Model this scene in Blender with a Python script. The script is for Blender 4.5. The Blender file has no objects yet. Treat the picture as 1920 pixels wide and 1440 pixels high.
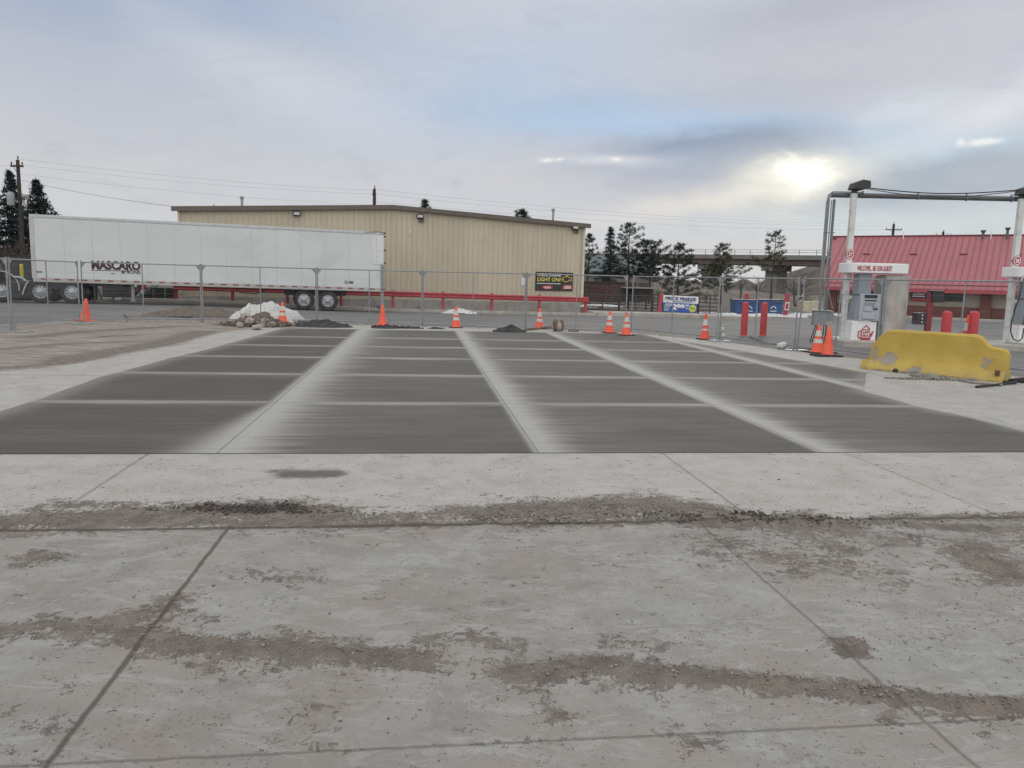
import bpy, math, random
import numpy as np
from mathutils import Vector, Matrix
R = math.radians
rnd = random.Random(7)
sc = bpy.context.scene
col = sc.collection

# ------------------------------------------------------------------ camera
F = 1442.0                      # focal length in pixels of the 1920 wide picture
PITCH, ROLL, CAMZ = R(7.7), R(1.45), 1.6
fwd = Vector((0, math.cos(PITCH), -math.sin(PITCH)))
r0 = Vector((1, 0, 0)); u0 = Vector((0, math.sin(PITCH), math.cos(PITCH)))
cr = r0 * math.cos(ROLL) + u0 * math.sin(ROLL)
cu = -r0 * math.sin(ROLL) + u0 * math.cos(ROLL)
CAM = Vector((0, 0, CAMZ))
cd = bpy.data.cameras.new('camera'); cam = bpy.data.objects.new('camera', cd); col.objects.link(cam)
M3 = Matrix((cr, cu, -fwd)).transposed()
cam.matrix_world = Matrix.Translation(CAM) @ M3.to_4x4()
cd.sensor_width = 36; cd.lens = 36 * F / 1920; cd.clip_end = 6000; cd.clip_start = 0.05
sc.camera = cam

# ------------------------------------------------------------------ node helper
class NT:
    def __init__(s, tree): s.t = tree; tree.nodes.clear()
    def n(s, typ, ins=None, **props):
        nd = s.t.nodes.new(typ)
        for k, v in props.items(): setattr(nd, k, v)
        for k, v in (ins or {}).items(): s.put(nd.inputs[k], v)
        return nd
    def put(s, sock, v):
        if isinstance(v, bpy.types.NodeSocket): s.t.links.new(v, sock)
        elif v is not None:
            if isinstance(v, (tuple, list)) and len(v) == 3 and sock.type == 'RGBA': v = (*v, 1)
            sock.default_value = v
    def m(s, op, a, b=0.0, c=0.0, clamp=False):
        nd = s.n('ShaderNodeMath', {0: a, 1: b, 2: c}, operation=op); nd.use_clamp = clamp
        return nd.outputs[0]
    def mix(s, f, a, b, mode='MIX'):
        nd = s.n('ShaderNodeMix', data_type='RGBA', blend_type=mode)
        s.put(nd.inputs[0], f); s.put(nd.inputs[6], a); s.put(nd.inputs[7], b)
        return nd.outputs[2]
    def noise(s, co, scale, detail=4.0, rough=0.55, dist=0.0):
        return s.n('ShaderNodeTexNoise', {'Vector': co, 'Scale': scale, 'Detail': detail, 'Roughness': rough, 'Distortion': dist}).outputs[0]
    def sm(s, v, a, b, lo=0.0, hi=1.0):
        nd = s.n('ShaderNodeMapRange', {0: v, 1: a, 2: b, 3: lo, 4: hi}, interpolation_type='SMOOTHSTEP')
        return nd.outputs[0]
    def attr(s, name): return s.n('ShaderNodeAttribute', attribute_name=name).outputs['Fac']
    def vscale(s, co, v):
        return s.n('ShaderNodeVectorMath', {0: co, 1: v}, operation='MULTIPLY').outputs[0]

# ------------------------------------------------------------------ world: overcast dusk sky, thin blue gaps, sun behind cloud
SUN_AZ, SUN_EL = math.atan2(550, 1442), R(8.5)
w = bpy.data.worlds.new('World'); sc.world = w; w.use_nodes = True
k = NT(w.node_tree)
tc = k.n('ShaderNodeTexCoord').outputs['Generated']
sky = k.n('ShaderNodeTexSky', sky_type='NISHITA', sun_disc=False, sun_elevation=SUN_EL, sun_rotation=SUN_AZ).outputs[0]
sep = k.n('ShaderNodeSeparateXYZ', {0: tc})
X, Y, Z = sep.outputs
AZ = k.m('ARCTAN2', X, Y)                       # azimuth to the right of +Y
EL = k.m('ARCSINE', Z)
cmb = k.n('ShaderNodeCombineXYZ', {0: AZ, 1: EL, 2: 0.0}).outputs[0]
wn = k.noise(k.vscale(cmb, (5.0, 11.0, 1)), 1.0, 5, .55, .6)
wn2 = k.noise(k.vscale(cmb, (2.2, 8.0, 1)), 1.3, 4, .5, .4)
wn3 = k.noise(k.vscale(cmb, (14.0, 34.0, 1)), 1.0, 5, .6, .3)
def ang(u, v):                                  # where a point of the photographed sky lies
    d = (cr * (u - 960) / F + cu * (720 - v) / F + fwd).normalized()
    return math.atan2(d.x, d.y), math.asin(d.z)
def blob(u, v, su, sv, tilt=0.0, warp=.06, pw=1.0):
    a, e = ang(u, v)
    da = k.m('ADD', k.m('SUBTRACT', AZ, a), k.m('MULTIPLY', k.m('SUBTRACT', wn, .5), warp))
    de = k.m('ADD', k.m('SUBTRACT', EL, e), k.m('MULTIPLY', k.m('SUBTRACT', wn3, .5), warp * .35))
    c, s_ = math.cos(tilt), math.sin(tilt)
    x = k.m('ADD', k.m('MULTIPLY', da, c), k.m('MULTIPLY', de, s_))
    y = k.m('SUBTRACT', k.m('MULTIPLY', de, c), k.m('MULTIPLY', da, s_))
    q = k.m('ADD', k.m('POWER', k.m('ABSOLUTE', k.m('DIVIDE', x, su / F)), 2), k.m('POWER', k.m('ABSOLUTE', k.m('DIVIDE', y, sv / F)), 2))
    return k.m('MULTIPLY', k.m('EXPONENT', k.m('MULTIPLY', q, -1)), pw, 0, True)
def rgb(r, g, b):                               # sRGB 0..255 to linear
    f = lambda c: (c / 255 / 12.92) if c <= 10 else ((c / 255 + .055) / 1.055) ** 2.4
    return (f(r), f(g), f(b))
c = k.mix(k.sm(EL, .0, .16), rgb(210, 211, 213), rgb(200, 203, 210))
c = k.mix(k.sm(EL, .14, .36), c, rgb(200, 205, 216))
c = k.mix(k.sm(wn2, .35, .68, 0, .4), c, rgb(210, 212, 217))
c = k.mix(k.sm(wn, .5, .75, 0, .35), c, rgb(186, 193, 208))
B = [  # u, v, su, sv, tilt, strength, colour
    (140, 70, 420, 120, .0, .9, (184, 190, 205)), (330, 15, 260, 50, .05, 1.3, (160, 175, 198)), (620, 60, 240, 40, -.1, .7, (180, 193, 214)), (120, 330, 520, 90, -.15, .55, (206, 206, 208)),
    (520, 160, 280, 50, -.35, .7, (208, 212, 221)), (650, 170, 160, 30, -.3, .4, (214, 217, 224)),
    (1500, 100, 480, 100, .06, .8, (196, 198, 206)), (1610, -10, 260, 40, .1, .7, (178, 181, 192)), (1370, 185, 230, 26, .06, .7, (186, 190, 201)),
    (960, 150, 250, 90, .2, .7, (186, 202, 224)), (1090, 215, 250, 40, .0, .9, (174, 196, 221)),
    (1340, 240, 290, 22, -.03, 1.1, (182, 206, 233)), (1560, 262, 230, 32, -.12, 1.0, (190, 213, 236)),
    (1740, 300, 200, 34, .1, .95, (184, 210, 228)), (1335, 292, 200, 42, .10, 1.7, (146, 161, 184)), (1180, 315, 170, 26, .1, .6, (180, 190, 206)),
    (1030, 345, 300, 34, .0, .6, (210, 208, 211)), (1360, 372, 230, 18, .17, .8, (236, 229, 220)),
    (1500, 330, 120, 46, .05, .8, (244, 241, 226)), (1740, 345, 230, 36, .12, 1.5, (164, 178, 192)), (1700, 205, 90, 26, .1, .8, (216, 222, 230)),
    (1720, 415, 330, 26, .0, .8, (205, 217, 220)), (1870, 205, 130, 30, .35, .8, (226, 228, 234)),
    (1890, 320, 130, 36, .3, .6, (190, 194, 202)), (1140, 300, 90, 10, .0, .6, (230, 230, 234))]
for u, v, su, sv, ti, st, cc in B:
    c = k.mix(blob(u, v, su, sv, ti, .07, st), c, rgb(*cc))
c = k.mix(blob(1490, 345, 125, 40, .14, .12, .7), c, (.92, .89, .78))
c = k.mix(blob(1505, 332, 62, 27, .04, .26, .9), c, (1.0, .98, .90))
c = k.mix(blob(1520, 326, 40, 19, -.1, .14), c, (1.5, 1.45, 1.3))
for u, v, su, sv in ((1028, 301, 13, 4), (1050, 299, 6, 3), (1795, 270, 6, 5), (1826, 271, 14, 5), (1850, 266, 16, 5), (1152, 299, 9, 4)):
    c = k.mix(blob(u, v, su, sv, .05, .05, .75), c, (.95, .95, .92))
c = k.mix(k.sm(wn3, .42, .72, 0, .10), c, rgb(218, 220, 224))
c = k.mix(k.sm(k.noise(k.vscale(cmb, (9.0, 26.0, 1)), 1.0, 6, .62, .8), .52, .72, 0, .22), c, rgb(170, 177, 192))
c = k.mix(k.sm(k.noise(k.vscale(cmb, (16.0, 46.0, 1)), 1.0, 6, .62, .5), .5, .75, 0, .10), c, rgb(158, 168, 186))
# an overcast sky brightens towards the zenith, above the frame
lift = k.sm(EL, R(22), R(75), 1.0, 1.4)
back = k.m('MULTIPLY', k.sm(Y, .35, -.5, 0, 1), k.sm(EL, R(-2), R(8), 0, 1))      # added fill: sky behind the camera brightened to light upright faces
lift = k.m('ADD', lift, k.m('MULTIPLY', back, 1.05))
warm = k.mix(k.m('MAXIMUM', back, k.sm(EL, R(22), R(60))), (1, 1, 1), (1.04, 1.0, .90))
c = k.mix(1.0, c, warm, 'MULTIPLY')
below = k.sm(EL, -.12, -.01, .35, 1.0)
c = k.n('ShaderNodeVectorMath', {0: c, 'Scale': k.m('MULTIPLY', k.m('MULTIPLY', lift, below), 10.0)}, operation='SCALE').outputs[0]
c = k.mix(.994, sky, c)
bg = k.n('ShaderNodeBackground', {'Color': c, 'Strength': 0.1})
k.t.links.new(bg.outputs[0], k.n('ShaderNodeOutputWorld').inputs[0])

sd = bpy.data.lights.new('sun', 'SUN'); sd.energy = 0.8; sd.angle = R(16); sd.color = (1, .93, .82)
sun = bpy.data.objects.new('sun', sd); col.objects.link(sun)
sdir = Vector((math.sin(SUN_AZ) * math.cos(SUN_EL), math.cos(SUN_AZ) * math.cos(SUN_EL), math.sin(SUN_EL)))
sun.rotation_euler = sdir.to_track_quat('Z', 'Y').to_euler()
sc.view_settings.view_transform = 'Standard'; sc.view_settings.look = 'None'
sc.view_settings.exposure = 0.0; sc.view_settings.gamma = 1.0
sc.render.engine = 'CYCLES'
sc.cycles.max_bounces = 6

# ------------------------------------------------------------------ photo pixel <-> place
def ray(u, v): return cr * ((u - 960) / F) + cu * ((720 - v) / F) + fwd
def hz(u): return 540.5 - .0  # not used for placement, kept for reference
def A(u, v, Yd):                                 # point on the sight line at distance Yd
    d = ray(u, v); return CAM + d * (Yd / d.y)
def G0(u, v, z=0.0):
    d = ray(u, v); return CAM + d * ((z - CAMZ) / d.z)
def gz(x, y):
    wx = np.clip((np.asarray(x, float) + 20) / 15, 0, 1); wx = wx * wx * (3 - 2 * wx)
    return (-.02 * np.clip(np.asarray(y, float) - 27, 0, 25) * wx
            - .17 * np.exp(-((np.asarray(x, float)) / 5.5) ** 2 - ((np.asarray(y, float) - 29) / 1.9) ** 2))
def gzf(x, y): return float(gz(x, y))
def G(u, v):                                     # point of the ground seen at a pixel
    z = 0.0
    for _ in range(12):
        p = G0(u, v, z); z = .5 * z + .5 * gzf(p.x, p.y)
    p = G0(u, v, z); p.z = gzf(p.x, p.y); return p
vp = ray(787, 521.5); AY = math.atan2(-vp.x, vp.y)
e1 = (math.cos(AY), math.sin(AY)); e2 = (-math.sin(AY), math.cos(AY))
def ST(u, v):
    p = G0(u, v); return p.x * e1[0] + p.y * e1[1], p.x * e2[0] + p.y * e2[1]
def XY(s, t): return s * e1[0] + t * e2[0], s * e1[1] + t * e2[1]

# ------------------------------------------------------------------ numpy noise
def vnoise(x, y, seed=0):
    xi = np.floor(x).astype(np.int64); yi = np.floor(y).astype(np.int64); fx = x - xi; fy = y - yi
    fx = fx * fx * (3 - 2 * fx); fy = fy * fy * (3 - 2 * fy)
    def h(a, b):
        n = (a * 374761393 + b * 668265263 + seed * 1442695041) & 0xffffffff
        n = ((n ^ (n >> 13)) * 1274126177) & 0xffffffff
        return ((n ^ (n >> 16)) & 0xffff) / 65535.0
    return (h(xi, yi) * (1 - fx) + h(xi + 1, yi) * fx) * (1 - fy) + (h(xi, yi + 1) * (1 - fx) + h(xi + 1, yi + 1) * fx) * fy
def fbm(x, y, o=4, seed=0):
    s = 0; a = .5; t = 0
    for i in range(o):
        s = s + a * vnoise(x * 2 ** i, y * 2 ** i, seed + i * 17); t += a; a *= .55
    return s / t

# ------------------------------------------------------------------ mesh builder
class MB:
    def __init__(s): s.v = []; s.f = []; s.mi = []; s.m = 0
    def add(s, vs, fs):
        o = len(s.v); s.v += [tuple(p) for p in vs]
        for f in fs: s.f.append(tuple(i + o for i in f)); s.mi.append(s.m)
        return s
    def box(s, c, d, rz=0, rx=0, ry=0):
        m = Matrix.Rotation(rz, 3, 'Z') @ Matrix.Rotation(ry, 3, 'Y') @ Matrix.Rotation(rx, 3, 'X'); c = Vector(c)
        vs = [c + m @ Vector((x * d[0] / 2, y * d[1] / 2, z * d[2] / 2)) for x in (-1, 1) for y in (-1, 1) for z in (-1, 1)]
        return s.add(vs, [(0, 1, 3, 2), (4, 6, 7, 5), (0, 4, 5, 1), (2, 3, 7, 6), (0, 2, 6, 4), (1, 5, 7, 3)])
    def tube(s, p, q, r, r2=None, n=8, cap=True):
        p = Vector(p); q = Vector(q); r2 = r if r2 is None else r2
        d = (q - p); d = d.normalized() if d.length > 1e-9 else Vector((0, 0, 1))
        a = d.orthogonal().normalized(); b = d.cross(a)
        vs = []
        for c, rr in ((p, r), (q, r2)):
            for i in range(n):
                t = 2 * math.pi * i / n; vs.append(c + (a * math.cos(t) + b * math.sin(t)) * rr)
        fs = [(i, (i + 1) % n, n + (i + 1) % n, n + i) for i in range(n)]
        if cap: fs += [tuple(range(n - 1, -1, -1)), tuple(range(n, 2 * n))]
        return s.add(vs, fs)
    def path(s, pts, r, n=6):
        pts = [Vector(p) for p in pts]; L = len(pts); rr = r if isinstance(r, (list, tuple)) else [r] * L
        vs = []; a = None
        for i in range(L):
            d = (pts[min(i + 1, L - 1)] - pts[max(i - 1, 0)]).normalized()
            if a is None: a = d.orthogonal().normalized()
            a = (a - d * a.dot(d)).normalized(); b = d.cross(a)
            for j in range(n):
                t = 2 * math.pi * j / n; vs.append(pts[i] + (a * math.cos(t) + b * math.sin(t)) * rr[i])
        fs = [(i * n + j, i * n + (j + 1) % n, (i + 1) * n + (j + 1) % n, (i + 1) * n + j) for i in range(L - 1) for j in range(n)]
        fs += [tuple(range(n - 1, -1, -1)), tuple(range((L - 1) * n, L * n))]
        return s.add(vs, fs)
    def lathe(s, prof, c=(0, 0, 0), n=20, axis='Z', cap=True):
        c = Vector(c); vs = []
        for (r, z) in prof:
            for i in range(n):
                t = 2 * math.pi * i / n; x, y = r * math.cos(t), r * math.sin(t)
                vs.append(c + (Vector((x, y, z)) if axis == 'Z' else Vector((x, z, y)) if axis == 'Y' else Vector((z, x, y))))
        L = len(prof)
        fs = [(i * n + j, i * n + (j + 1) % n, (i + 1) * n + (j + 1) % n, (i + 1) * n + j) for i in range(L - 1) for j in range(n)]
        if cap: fs += [tuple(range(n - 1, -1, -1)), tuple(range((L - 1) * n, L * n))]
        return s.add(vs, fs)
    def prism(s, poly, a, b, plane='XZ'):        # poly in a plane, pushed from a to b along the third axis
        def P(x, y, w): return (x, w, y) if plane == 'XZ' else (x, y, w) if plane == 'XY' else (w, x, y)
        n = len(poly); vs = [P(x, y, a) for x, y in poly] + [P(x, y, b) for x, y in poly]
        return s.add(vs, [tuple(range(n)), tuple(range(2 * n - 1, n - 1, -1))] + [(i, i + n, (i + 1) % n + n, (i + 1) % n) for i in range(n)])
    def torus(s, c, R_, r, axis='Y', n=24, k=8):
        vs = []; c = Vector(c)
        for i in range(n):
            t = 2 * math.pi * i / n
            for j in range(k):
                q = 2 * math.pi * j / k; rr = R_ + r * math.cos(q); h = r * math.sin(q)
                x, y = rr * math.cos(t), rr * math.sin(t)
                vs.append(c + (Vector((x, h, y)) if axis == 'Y' else Vector((x, y, h)) if axis == 'Z' else Vector((h, x, y))))
        return s.add(vs, [(i * k + j, i * k + (j + 1) % k, ((i + 1) % n) * k + (j + 1) % k, ((i + 1) % n) * k + j) for i in range(n) for j in range(k)])
    def build(s, name, mat, parent=None, smooth=False, bevel=0, loc=None, rz=0):
        me = bpy.data.meshes.new(name); me.from_pydata(s.v, [], s.f)
        mats = mat if isinstance(mat, (list, tuple)) else [mat]
        for m_ in mats: me.materials.append(m_)
        if len(mats) > 1: me.polygons.foreach_set('material_index', s.mi)
        me.validate(); me.update()
        import bmesh
        bm = bmesh.new(); bm.from_mesh(me); bmesh.ops.recalc_face_normals(bm, faces=bm.faces); bm.to_mesh(me); bm.free()
        if smooth: me.shade_smooth() if smooth is True else me.shade_smooth()
        o = bpy.data.objects.new(name, me); col.objects.link(o)
        if parent is not None: o.parent = parent
        if loc is not None: o.location = loc
        o.rotation_euler = (0, 0, rz)
        if bevel:
            b = o.modifiers.new('bevel', 'BEVEL'); b.width = bevel; b.segments = 2; b.limit_method = 'ANGLE'; b.angle_limit = R(40)
        if smooth == 'auto':
            me.set_sharp_from_angle(angle=R(35))
        return o
def tag(o, label, cat, group=None):
    o['label'] = label; o['category'] = cat
    if group: o['group'] = group
    return o
def thing(name, label, cat, loc=(0, 0, 0), rz=0, group=None):
    o = bpy.data.objects.new(name, None); col.objects.link(o); o.empty_display_size = .2
    o.location = loc; o.rotation_euler = (0, 0, rz); return tag(o, label, cat, group)
def struct(o, kind='structure'): o['kind'] = kind; return o
def dup(root, loc, rz, label, group=None):
    r = root.copy(); col.objects.link(r); r.location = loc; r.rotation_euler = (0, 0, rz); r['label'] = label
    if group: r['group'] = group
    for ch in list(root.children):
        c_ = ch.copy(); col.objects.link(c_); c_.parent = r
        for g in list(ch.children):
            d = g.copy(); col.objects.link(d); d.parent = c_
    return r
def text(s_, name, mat, parent, loc, h, w=None, rx=R(90), rz=0, ry=0, bold=0.0, ext=.004, shear=0, align='LEFT'):
    cv = bpy.data.curves.new('t', 'FONT'); cv.body = s_; cv.size = 1; cv.offset = bold; cv.extrude = ext / max(h, 1e-3); cv.shear = shear; cv.resolution_u = 3
    to = bpy.data.objects.new('t', cv); col.objects.link(to)
    bpy.context.view_layer.update()
    me = bpy.data.meshes.new_from_object(to.evaluated_get(bpy.context.evaluated_depsgraph_get()))
    bpy.data.objects.remove(to); me.name = name; me.materials.clear(); me.materials.append(mat)
    co = np.empty(len(me.vertices) * 3); me.vertices.foreach_get('co', co); co = co.reshape(-1, 3)
    x0, x1 = co[:, 0].min(), co[:, 0].max(); y0, y1 = co[:, 1].min(), co[:, 1].max()
    sy = h / (y1 - y0); sx = sy if w is None else w / (x1 - x0)
    co[:, 0] = (co[:, 0] - x0) * sx; co[:, 1] = (co[:, 1] - y0) * sy; co[:, 2] *= h
    if align == 'CENTER': co[:, 0] -= (x1 - x0) * sx / 2
    me.vertices.foreach_set('co', co.reshape(-1)); me.update()
    o = bpy.data.objects.new(name, me); col.objects.link(o); o.parent = parent; o.location = loc; o.rotation_euler = (rx, ry, rz)
    return o

# ------------------------------------------------------------------ materials
MATS = {}
def mat(name, c, rough=.7, var=.12, scale=3.0, bump=.0, bscale=60, metal=0.0, dirt=None, dscale=2.0, damt=.5, spec=.5, stretch=(1, 1, 1)):
    if name in MATS: return MATS[name]
    m_ = bpy.data.materials.new(name); m_.use_nodes = True; k = NT(m_.node_tree)
    co = k.n('ShaderNodeTexCoord').outputs['Object']; co = k.vscale(co, stretch) if stretch != (1, 1, 1) else co
    n1 = k.noise(co, scale, 5, .6)
    lo = tuple(x * (1 - var) for x in c); hi = tuple(min(1, x * (1 + var)) for x in c)
    cc = k.mix(k.sm(n1, .3, .7), lo, hi)
    rg = k.sm(n1, .2, .8, max(.02, rough - .08), min(1, rough + .08))
    if dirt:
        n2 = k.noise(co, dscale, 6, .65, .3)
        cc = k.mix(k.sm(n2, .48, .68, 0, damt), cc, dirt)
    bs = k.n('ShaderNodeBsdfPrincipled', {'Base Color': cc, 'Roughness': rg, 'Metallic': metal, 'Specular IOR Level': spec})
    if bump:
        b = k.n('ShaderNodeBump', {'Strength': bump, 'Distance': .01, 'Height': k.noise(co, bscale, 5, .6)})
        k.t.links.new(b.outputs[0], bs.inputs['Normal'])
    k.t.links.new(bs.outputs[0], k.n('ShaderNodeOutputMaterial').inputs[0])
    MATS[name] = m_; return m_
galv = mat('galvanised steel', (.27, .28, .29), .5, .15, 6, metal=.35)
wire = mat('mesh wire', (.22, .23, .24), .5, .1, metal=.3)
white = mat('trailer white', (.62, .64, .64), .42, .05, .8, dirt=(.42, .41, .38), dscale=.7, damt=.35)
alum = mat('aluminium', (.5, .51, .52), .4, .1, 5, metal=.5)
chrome = mat('polished aluminium', (.42, .43, .45), .4, .06, 3, metal=.4)
rubber = mat('tyre rubber', (.022, .022, .024), .8, .25, 8, .3, 40, dirt=(.07, .065, .06), dscale=4)
black = mat('black paint', (.018, .019, .022), .45, .2, 4, dirt=(.06, .058, .055), dscale=3)
darksteel = mat('dark steel', (.045, .047, .05), .6, .3, 6, dirt=(.09, .07, .06), dscale=5)
redp = mat('guardrail red', (.42, .045, .06), .5, .18, 3, dirt=(.22, .05, .05), dscale=4, damt=.5)
bolred = mat('bollard red', (.5, .03, .04), .48, .12, 4, dirt=(.3, .04, .04), dscale=6, damt=.4)
orange = mat('cone orange', (.78, .10, .05), .55, .1, 8, dirt=(.45, .12, .07), dscale=9, damt=.35)
orange2 = mat('cone faded orange', (.72, .075, .045), .6, .12, 8, dirt=(.4, .12, .08), dscale=9, damt=.5)
reflect = mat('cone reflective collar', (.55, .54, .5), .5, .12, 12, dirt=(.3, .27, .24), dscale=14)
conc_m = mat('cast concrete', (.36, .345, .32), .9, .16, 2.2, .35, 60, dirt=(.2, .18, .165), dscale=1.5, damt=.6)
kerb_m = mat('kerb concrete', (.40, .37, .335), .9, .16, 1.5, .3, 50, dirt=(.24, .21, .19), dscale=2)
snow = mat('old snow', (.62, .62, .62), .8, .12, 4, .6, 25, dirt=(.3, .28, .27), dscale=5, damt=.8)
asph = mat('asphalt clods', (.045, .044, .045), .95, .4, 7, .8, 40)
earth = mat('brown earth', (.125, .098, .08), .95, .35, 7, .9, 30, dirt=(.2, .165, .14), dscale=6)
stone = mat('rubble stone', (.24, .215, .19), .95, .25, 7, .5, 40)
tarp = mat('white sheeting', (.55, .55, .53), .55, .12, 7, .4, 18, dirt=(.33, .3, .27), dscale=6, damt=.7)
wood = mat('weathered pole wood', (.05, .04, .034), .9, .3, 5, .4, 30, stretch=(4, 4, .6))
bark = mat('bark', (.06, .048, .042), .95, .3, 6)
needle = mat('pine needles', (.030, .042, .034), .8, .45, 1.6, spec=.2)
needle2 = mat('spruce needles', (.024, .038, .038), .8, .45, 1.6, spec=.2)
needle3 = mat('dry pine needles', (.06, .07, .04), .8, .4, 1.6, spec=.2)
twig = mat('bare twigs', (.1, .08, .07), .9, .3, 3)
lamp_b = mat('lamp bronze', (.035, .034, .034), .5, .2, 5)
lens = mat('lamp lens', (.42, .43, .42), .25, .1, 9)
polew = mat('white pole paint', (.62, .63, .62), .5, .06, 3, dirt=(.38, .35, .32), dscale=5, damt=.5)
pipe_m = mat('painted pipe', (.1, .105, .115), .5, .15, 5)
inkred = mat('lettering red', (.42, .03, .04), .6, .05)
inkbrown = mat('lettering brown', (.055, .022, .022), .6, .05)
inkwhite = mat('lettering white', (.8, .8, .8), .6, .03)
inkyel = mat('lettering yellow', (.72, .62, .1), .6, .03)
inkblack = mat('lettering black', (.02, .02, .022), .6, .05)
inkblue = mat('banner blue', (.03, .11, .45), .5, .1, 2)
banblack = mat('banner black', (.02, .02, .022), .5, .2, 3)
stain = mat('stainless steel', (.44, .42, .40), .38, .22, 1.6, metal=.55, dirt=(.2, .17, .16), dscale=1.1, damt=.55, stretch=(1, 1, .5))
pumpgrey = mat('pump grey plastic', (.25, .28, .32), .5, .06, 3)
pumplight = mat('pump light plastic', (.40, .43, .47), .5, .06, 3)
glassd = mat('dark glass', (.02, .025, .03), .12, .2, 3)
# ------------------------------------------------------------------ ground masks (places given where the photo shows them, stored per vertex)
def seg_d(P, pts):
    d = np.full(len(P), 1e9)
    for a, b in zip(pts[:-1], pts[1:]):
        a = np.array(a); b = np.array(b); ab = b - a; t = np.clip(((P - a) @ ab) / (ab @ ab + 1e-9), 0, 1)
        d = np.minimum(d, np.hypot(*(P - a - t[:, None] * ab).T))
    return d
def stroke(P, px, wd, amp=1.0):
    pts = [tuple(G0(u, v).xy) for u, v in px]
    if len(pts) == 1: pts = [pts[0], (pts[0][0] + .01, pts[0][1])]
    d = seg_d(P, pts) / wd
    return amp * np.exp(-d ** 2 * 1.1)
def inside(P, poly):
    c_ = np.zeros(len(P), bool); n = len(poly); j = n - 1
    for i in range(n):
        xi, yi = poly[i]; xj, yj = poly[j]
        c_ ^= ((yi > P[:, 1]) != (yj > P[:, 1])) & (P[:, 0] < (xj - xi) * (P[:, 1] - yi) / (yj - yi + 1e-12) + xi); j = i
    return c_
def poly_sdf(P, px):
    pts = [tuple(G0(u, v).xy) for u, v in px]
    d = seg_d(P, pts + [pts[0]]); return np.where(inside(P, pts), d, -d)
DIRT = [([(60, 632), (150, 622), (330, 612)], .25, .75), ([(0, 655), (120, 645), (250, 640)], .15, .7), ([(120, 676), (197, 662), (300, 645), (380, 622)], .28, .95), ([(0, 690), (90, 684), (197, 668)], .12, .8), ([(180, 632), (250, 628)], .15, .8),
        ([(60, 982), (700, 984), (1330, 978)], .05, .62), ([(40, 978), (200, 972), (330, 966), (470, 958), (600, 968)], .20, .82), ([(100, 945), (260, 950)], .09, .5),
        ([(430, 962), (480, 955), (560, 962)], .20, .75), ([(600, 975), (800, 972), (900, 962), (1000, 975)], .16, .62),
        ([(900, 958), (960, 968)], .16, .5),
        ([(980, 962), (1100, 955), (1240, 950), (1330, 965)], .22, .85), ([(1190, 940), (1260, 945)], .1, .5),
        ([(1330, 975), (1440, 978), (1560, 985)], .17, .95), ([(1560, 985), (1700, 972), (1920, 968)], .09, .6),
        ([(1700, 985), (1920, 992)], .09, .62),
        ([(0, 1188), (90, 1178), (190, 1175), (290, 1148), (318, 1128)], .09, .64), ([(150, 1192), (270, 1180)], .085, .5),
        ([(250, 1190), (350, 1212), (450, 1215), (560, 1225), (690, 1235), (790, 1238)], .075, .85), ([(480, 1200), (560, 1195), (680, 1212)], .06, .4),
        ([(270, 1232), (390, 1250), (520, 1255)], .045, .45), ([(560, 1245), (700, 1238)], .05, .4),
        ([(800, 1195), (880, 1200), (960, 1215)], .07, .40), ([(820, 1225), (900, 1240), (960, 1232)], .05, .42),
        ([(960, 1262), (1060, 1255), (1130, 1248), (1190, 1262), (1300, 1268)], .075, .86),
        ([(990, 1280), (1030, 1310), (1050, 1350)], .045, .5), ([(1130, 1290), (1240, 1290)], .05, .42), ([(1130, 1205), (1230, 1215)], .05, .46),
        ([(1300, 1268), (1400, 1278), (1500, 1288), (1600, 1300), (1700, 1312), (1800, 1322), (1930, 1330)], .06, .95),
        ([(1560, 1290), (1700, 1325), (1800, 1335)], .06, .5), ([(1660, 1350), (1700, 1340)], .03, .45),
        ([(1350, 1010), (1430, 1045), (1480, 1060)], .22, .36), ([(1450, 1000), (1700, 1010)], .2, .36), ([(1500, 1040), (1650, 1080)], .18, .34),
        ([(1830, 1035), (1880, 1075)], .20, .66), ([(1750, 1020), (1920, 1010)], .12, .4), ([(1560, 1030), (1600, 1033)], .07, .75), ([(1480, 1044), (1500, 1046)], .06, .6),
        ([(1330, 1040), (1350, 1045)], .06, .6), ([(65, 1040), (85, 1048)], .075, .7), ([(25, 1060), (40, 1062)], .03, .6),
        ([(1575, 1205), (1610, 1228)], .045, .9), ([(1600, 1200), (1618, 1215)], .03, .8),
        ([(460, 1070), (560, 1075)], .1, .3), ([(350, 1150), (390, 1160)], .05, .45), ([(1520, 1010), (1900, 1100)], .35, .12),
        ([(580, 1090), (480, 1072)], .12, .22), ([(600, 1330), (560, 1380)], .1, .17), ([(1290, 1390), (1330, 1385)], .05, .45), ([(30, 1340), (130, 1380)], .1, .2)]
STAIN = [([(270, 1370), (620, 1290), (650, 1380)], .22, .55), ([(380, 1300), (700, 1330)], .13, .5), ([(0, 1370), (100, 1350)], .15, .5), ([(860, 1150), (1000, 1060), (1080, 1090)], .3, .45),
         ([(1165, 1090), (1215, 1110)], .03, 1.0), ([(950, 1180), (1100, 1160)], .12, .4), ([(1700, 890), (1450, 915), (1560, 914)], .05, .5)]
WET = [([(545, 889), (590, 889), (622, 888)], .17, 1.3), ([(512, 884), (545, 882)], .10, .9)]
BROWN = [(-900, 640), (-900, 720), (0, 696), (100, 690), (195, 672), (250, 655), (330, 640), (440, 620), (500, 614), (520, 606), (380, 603), (157, 600), (20, 612)]
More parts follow.
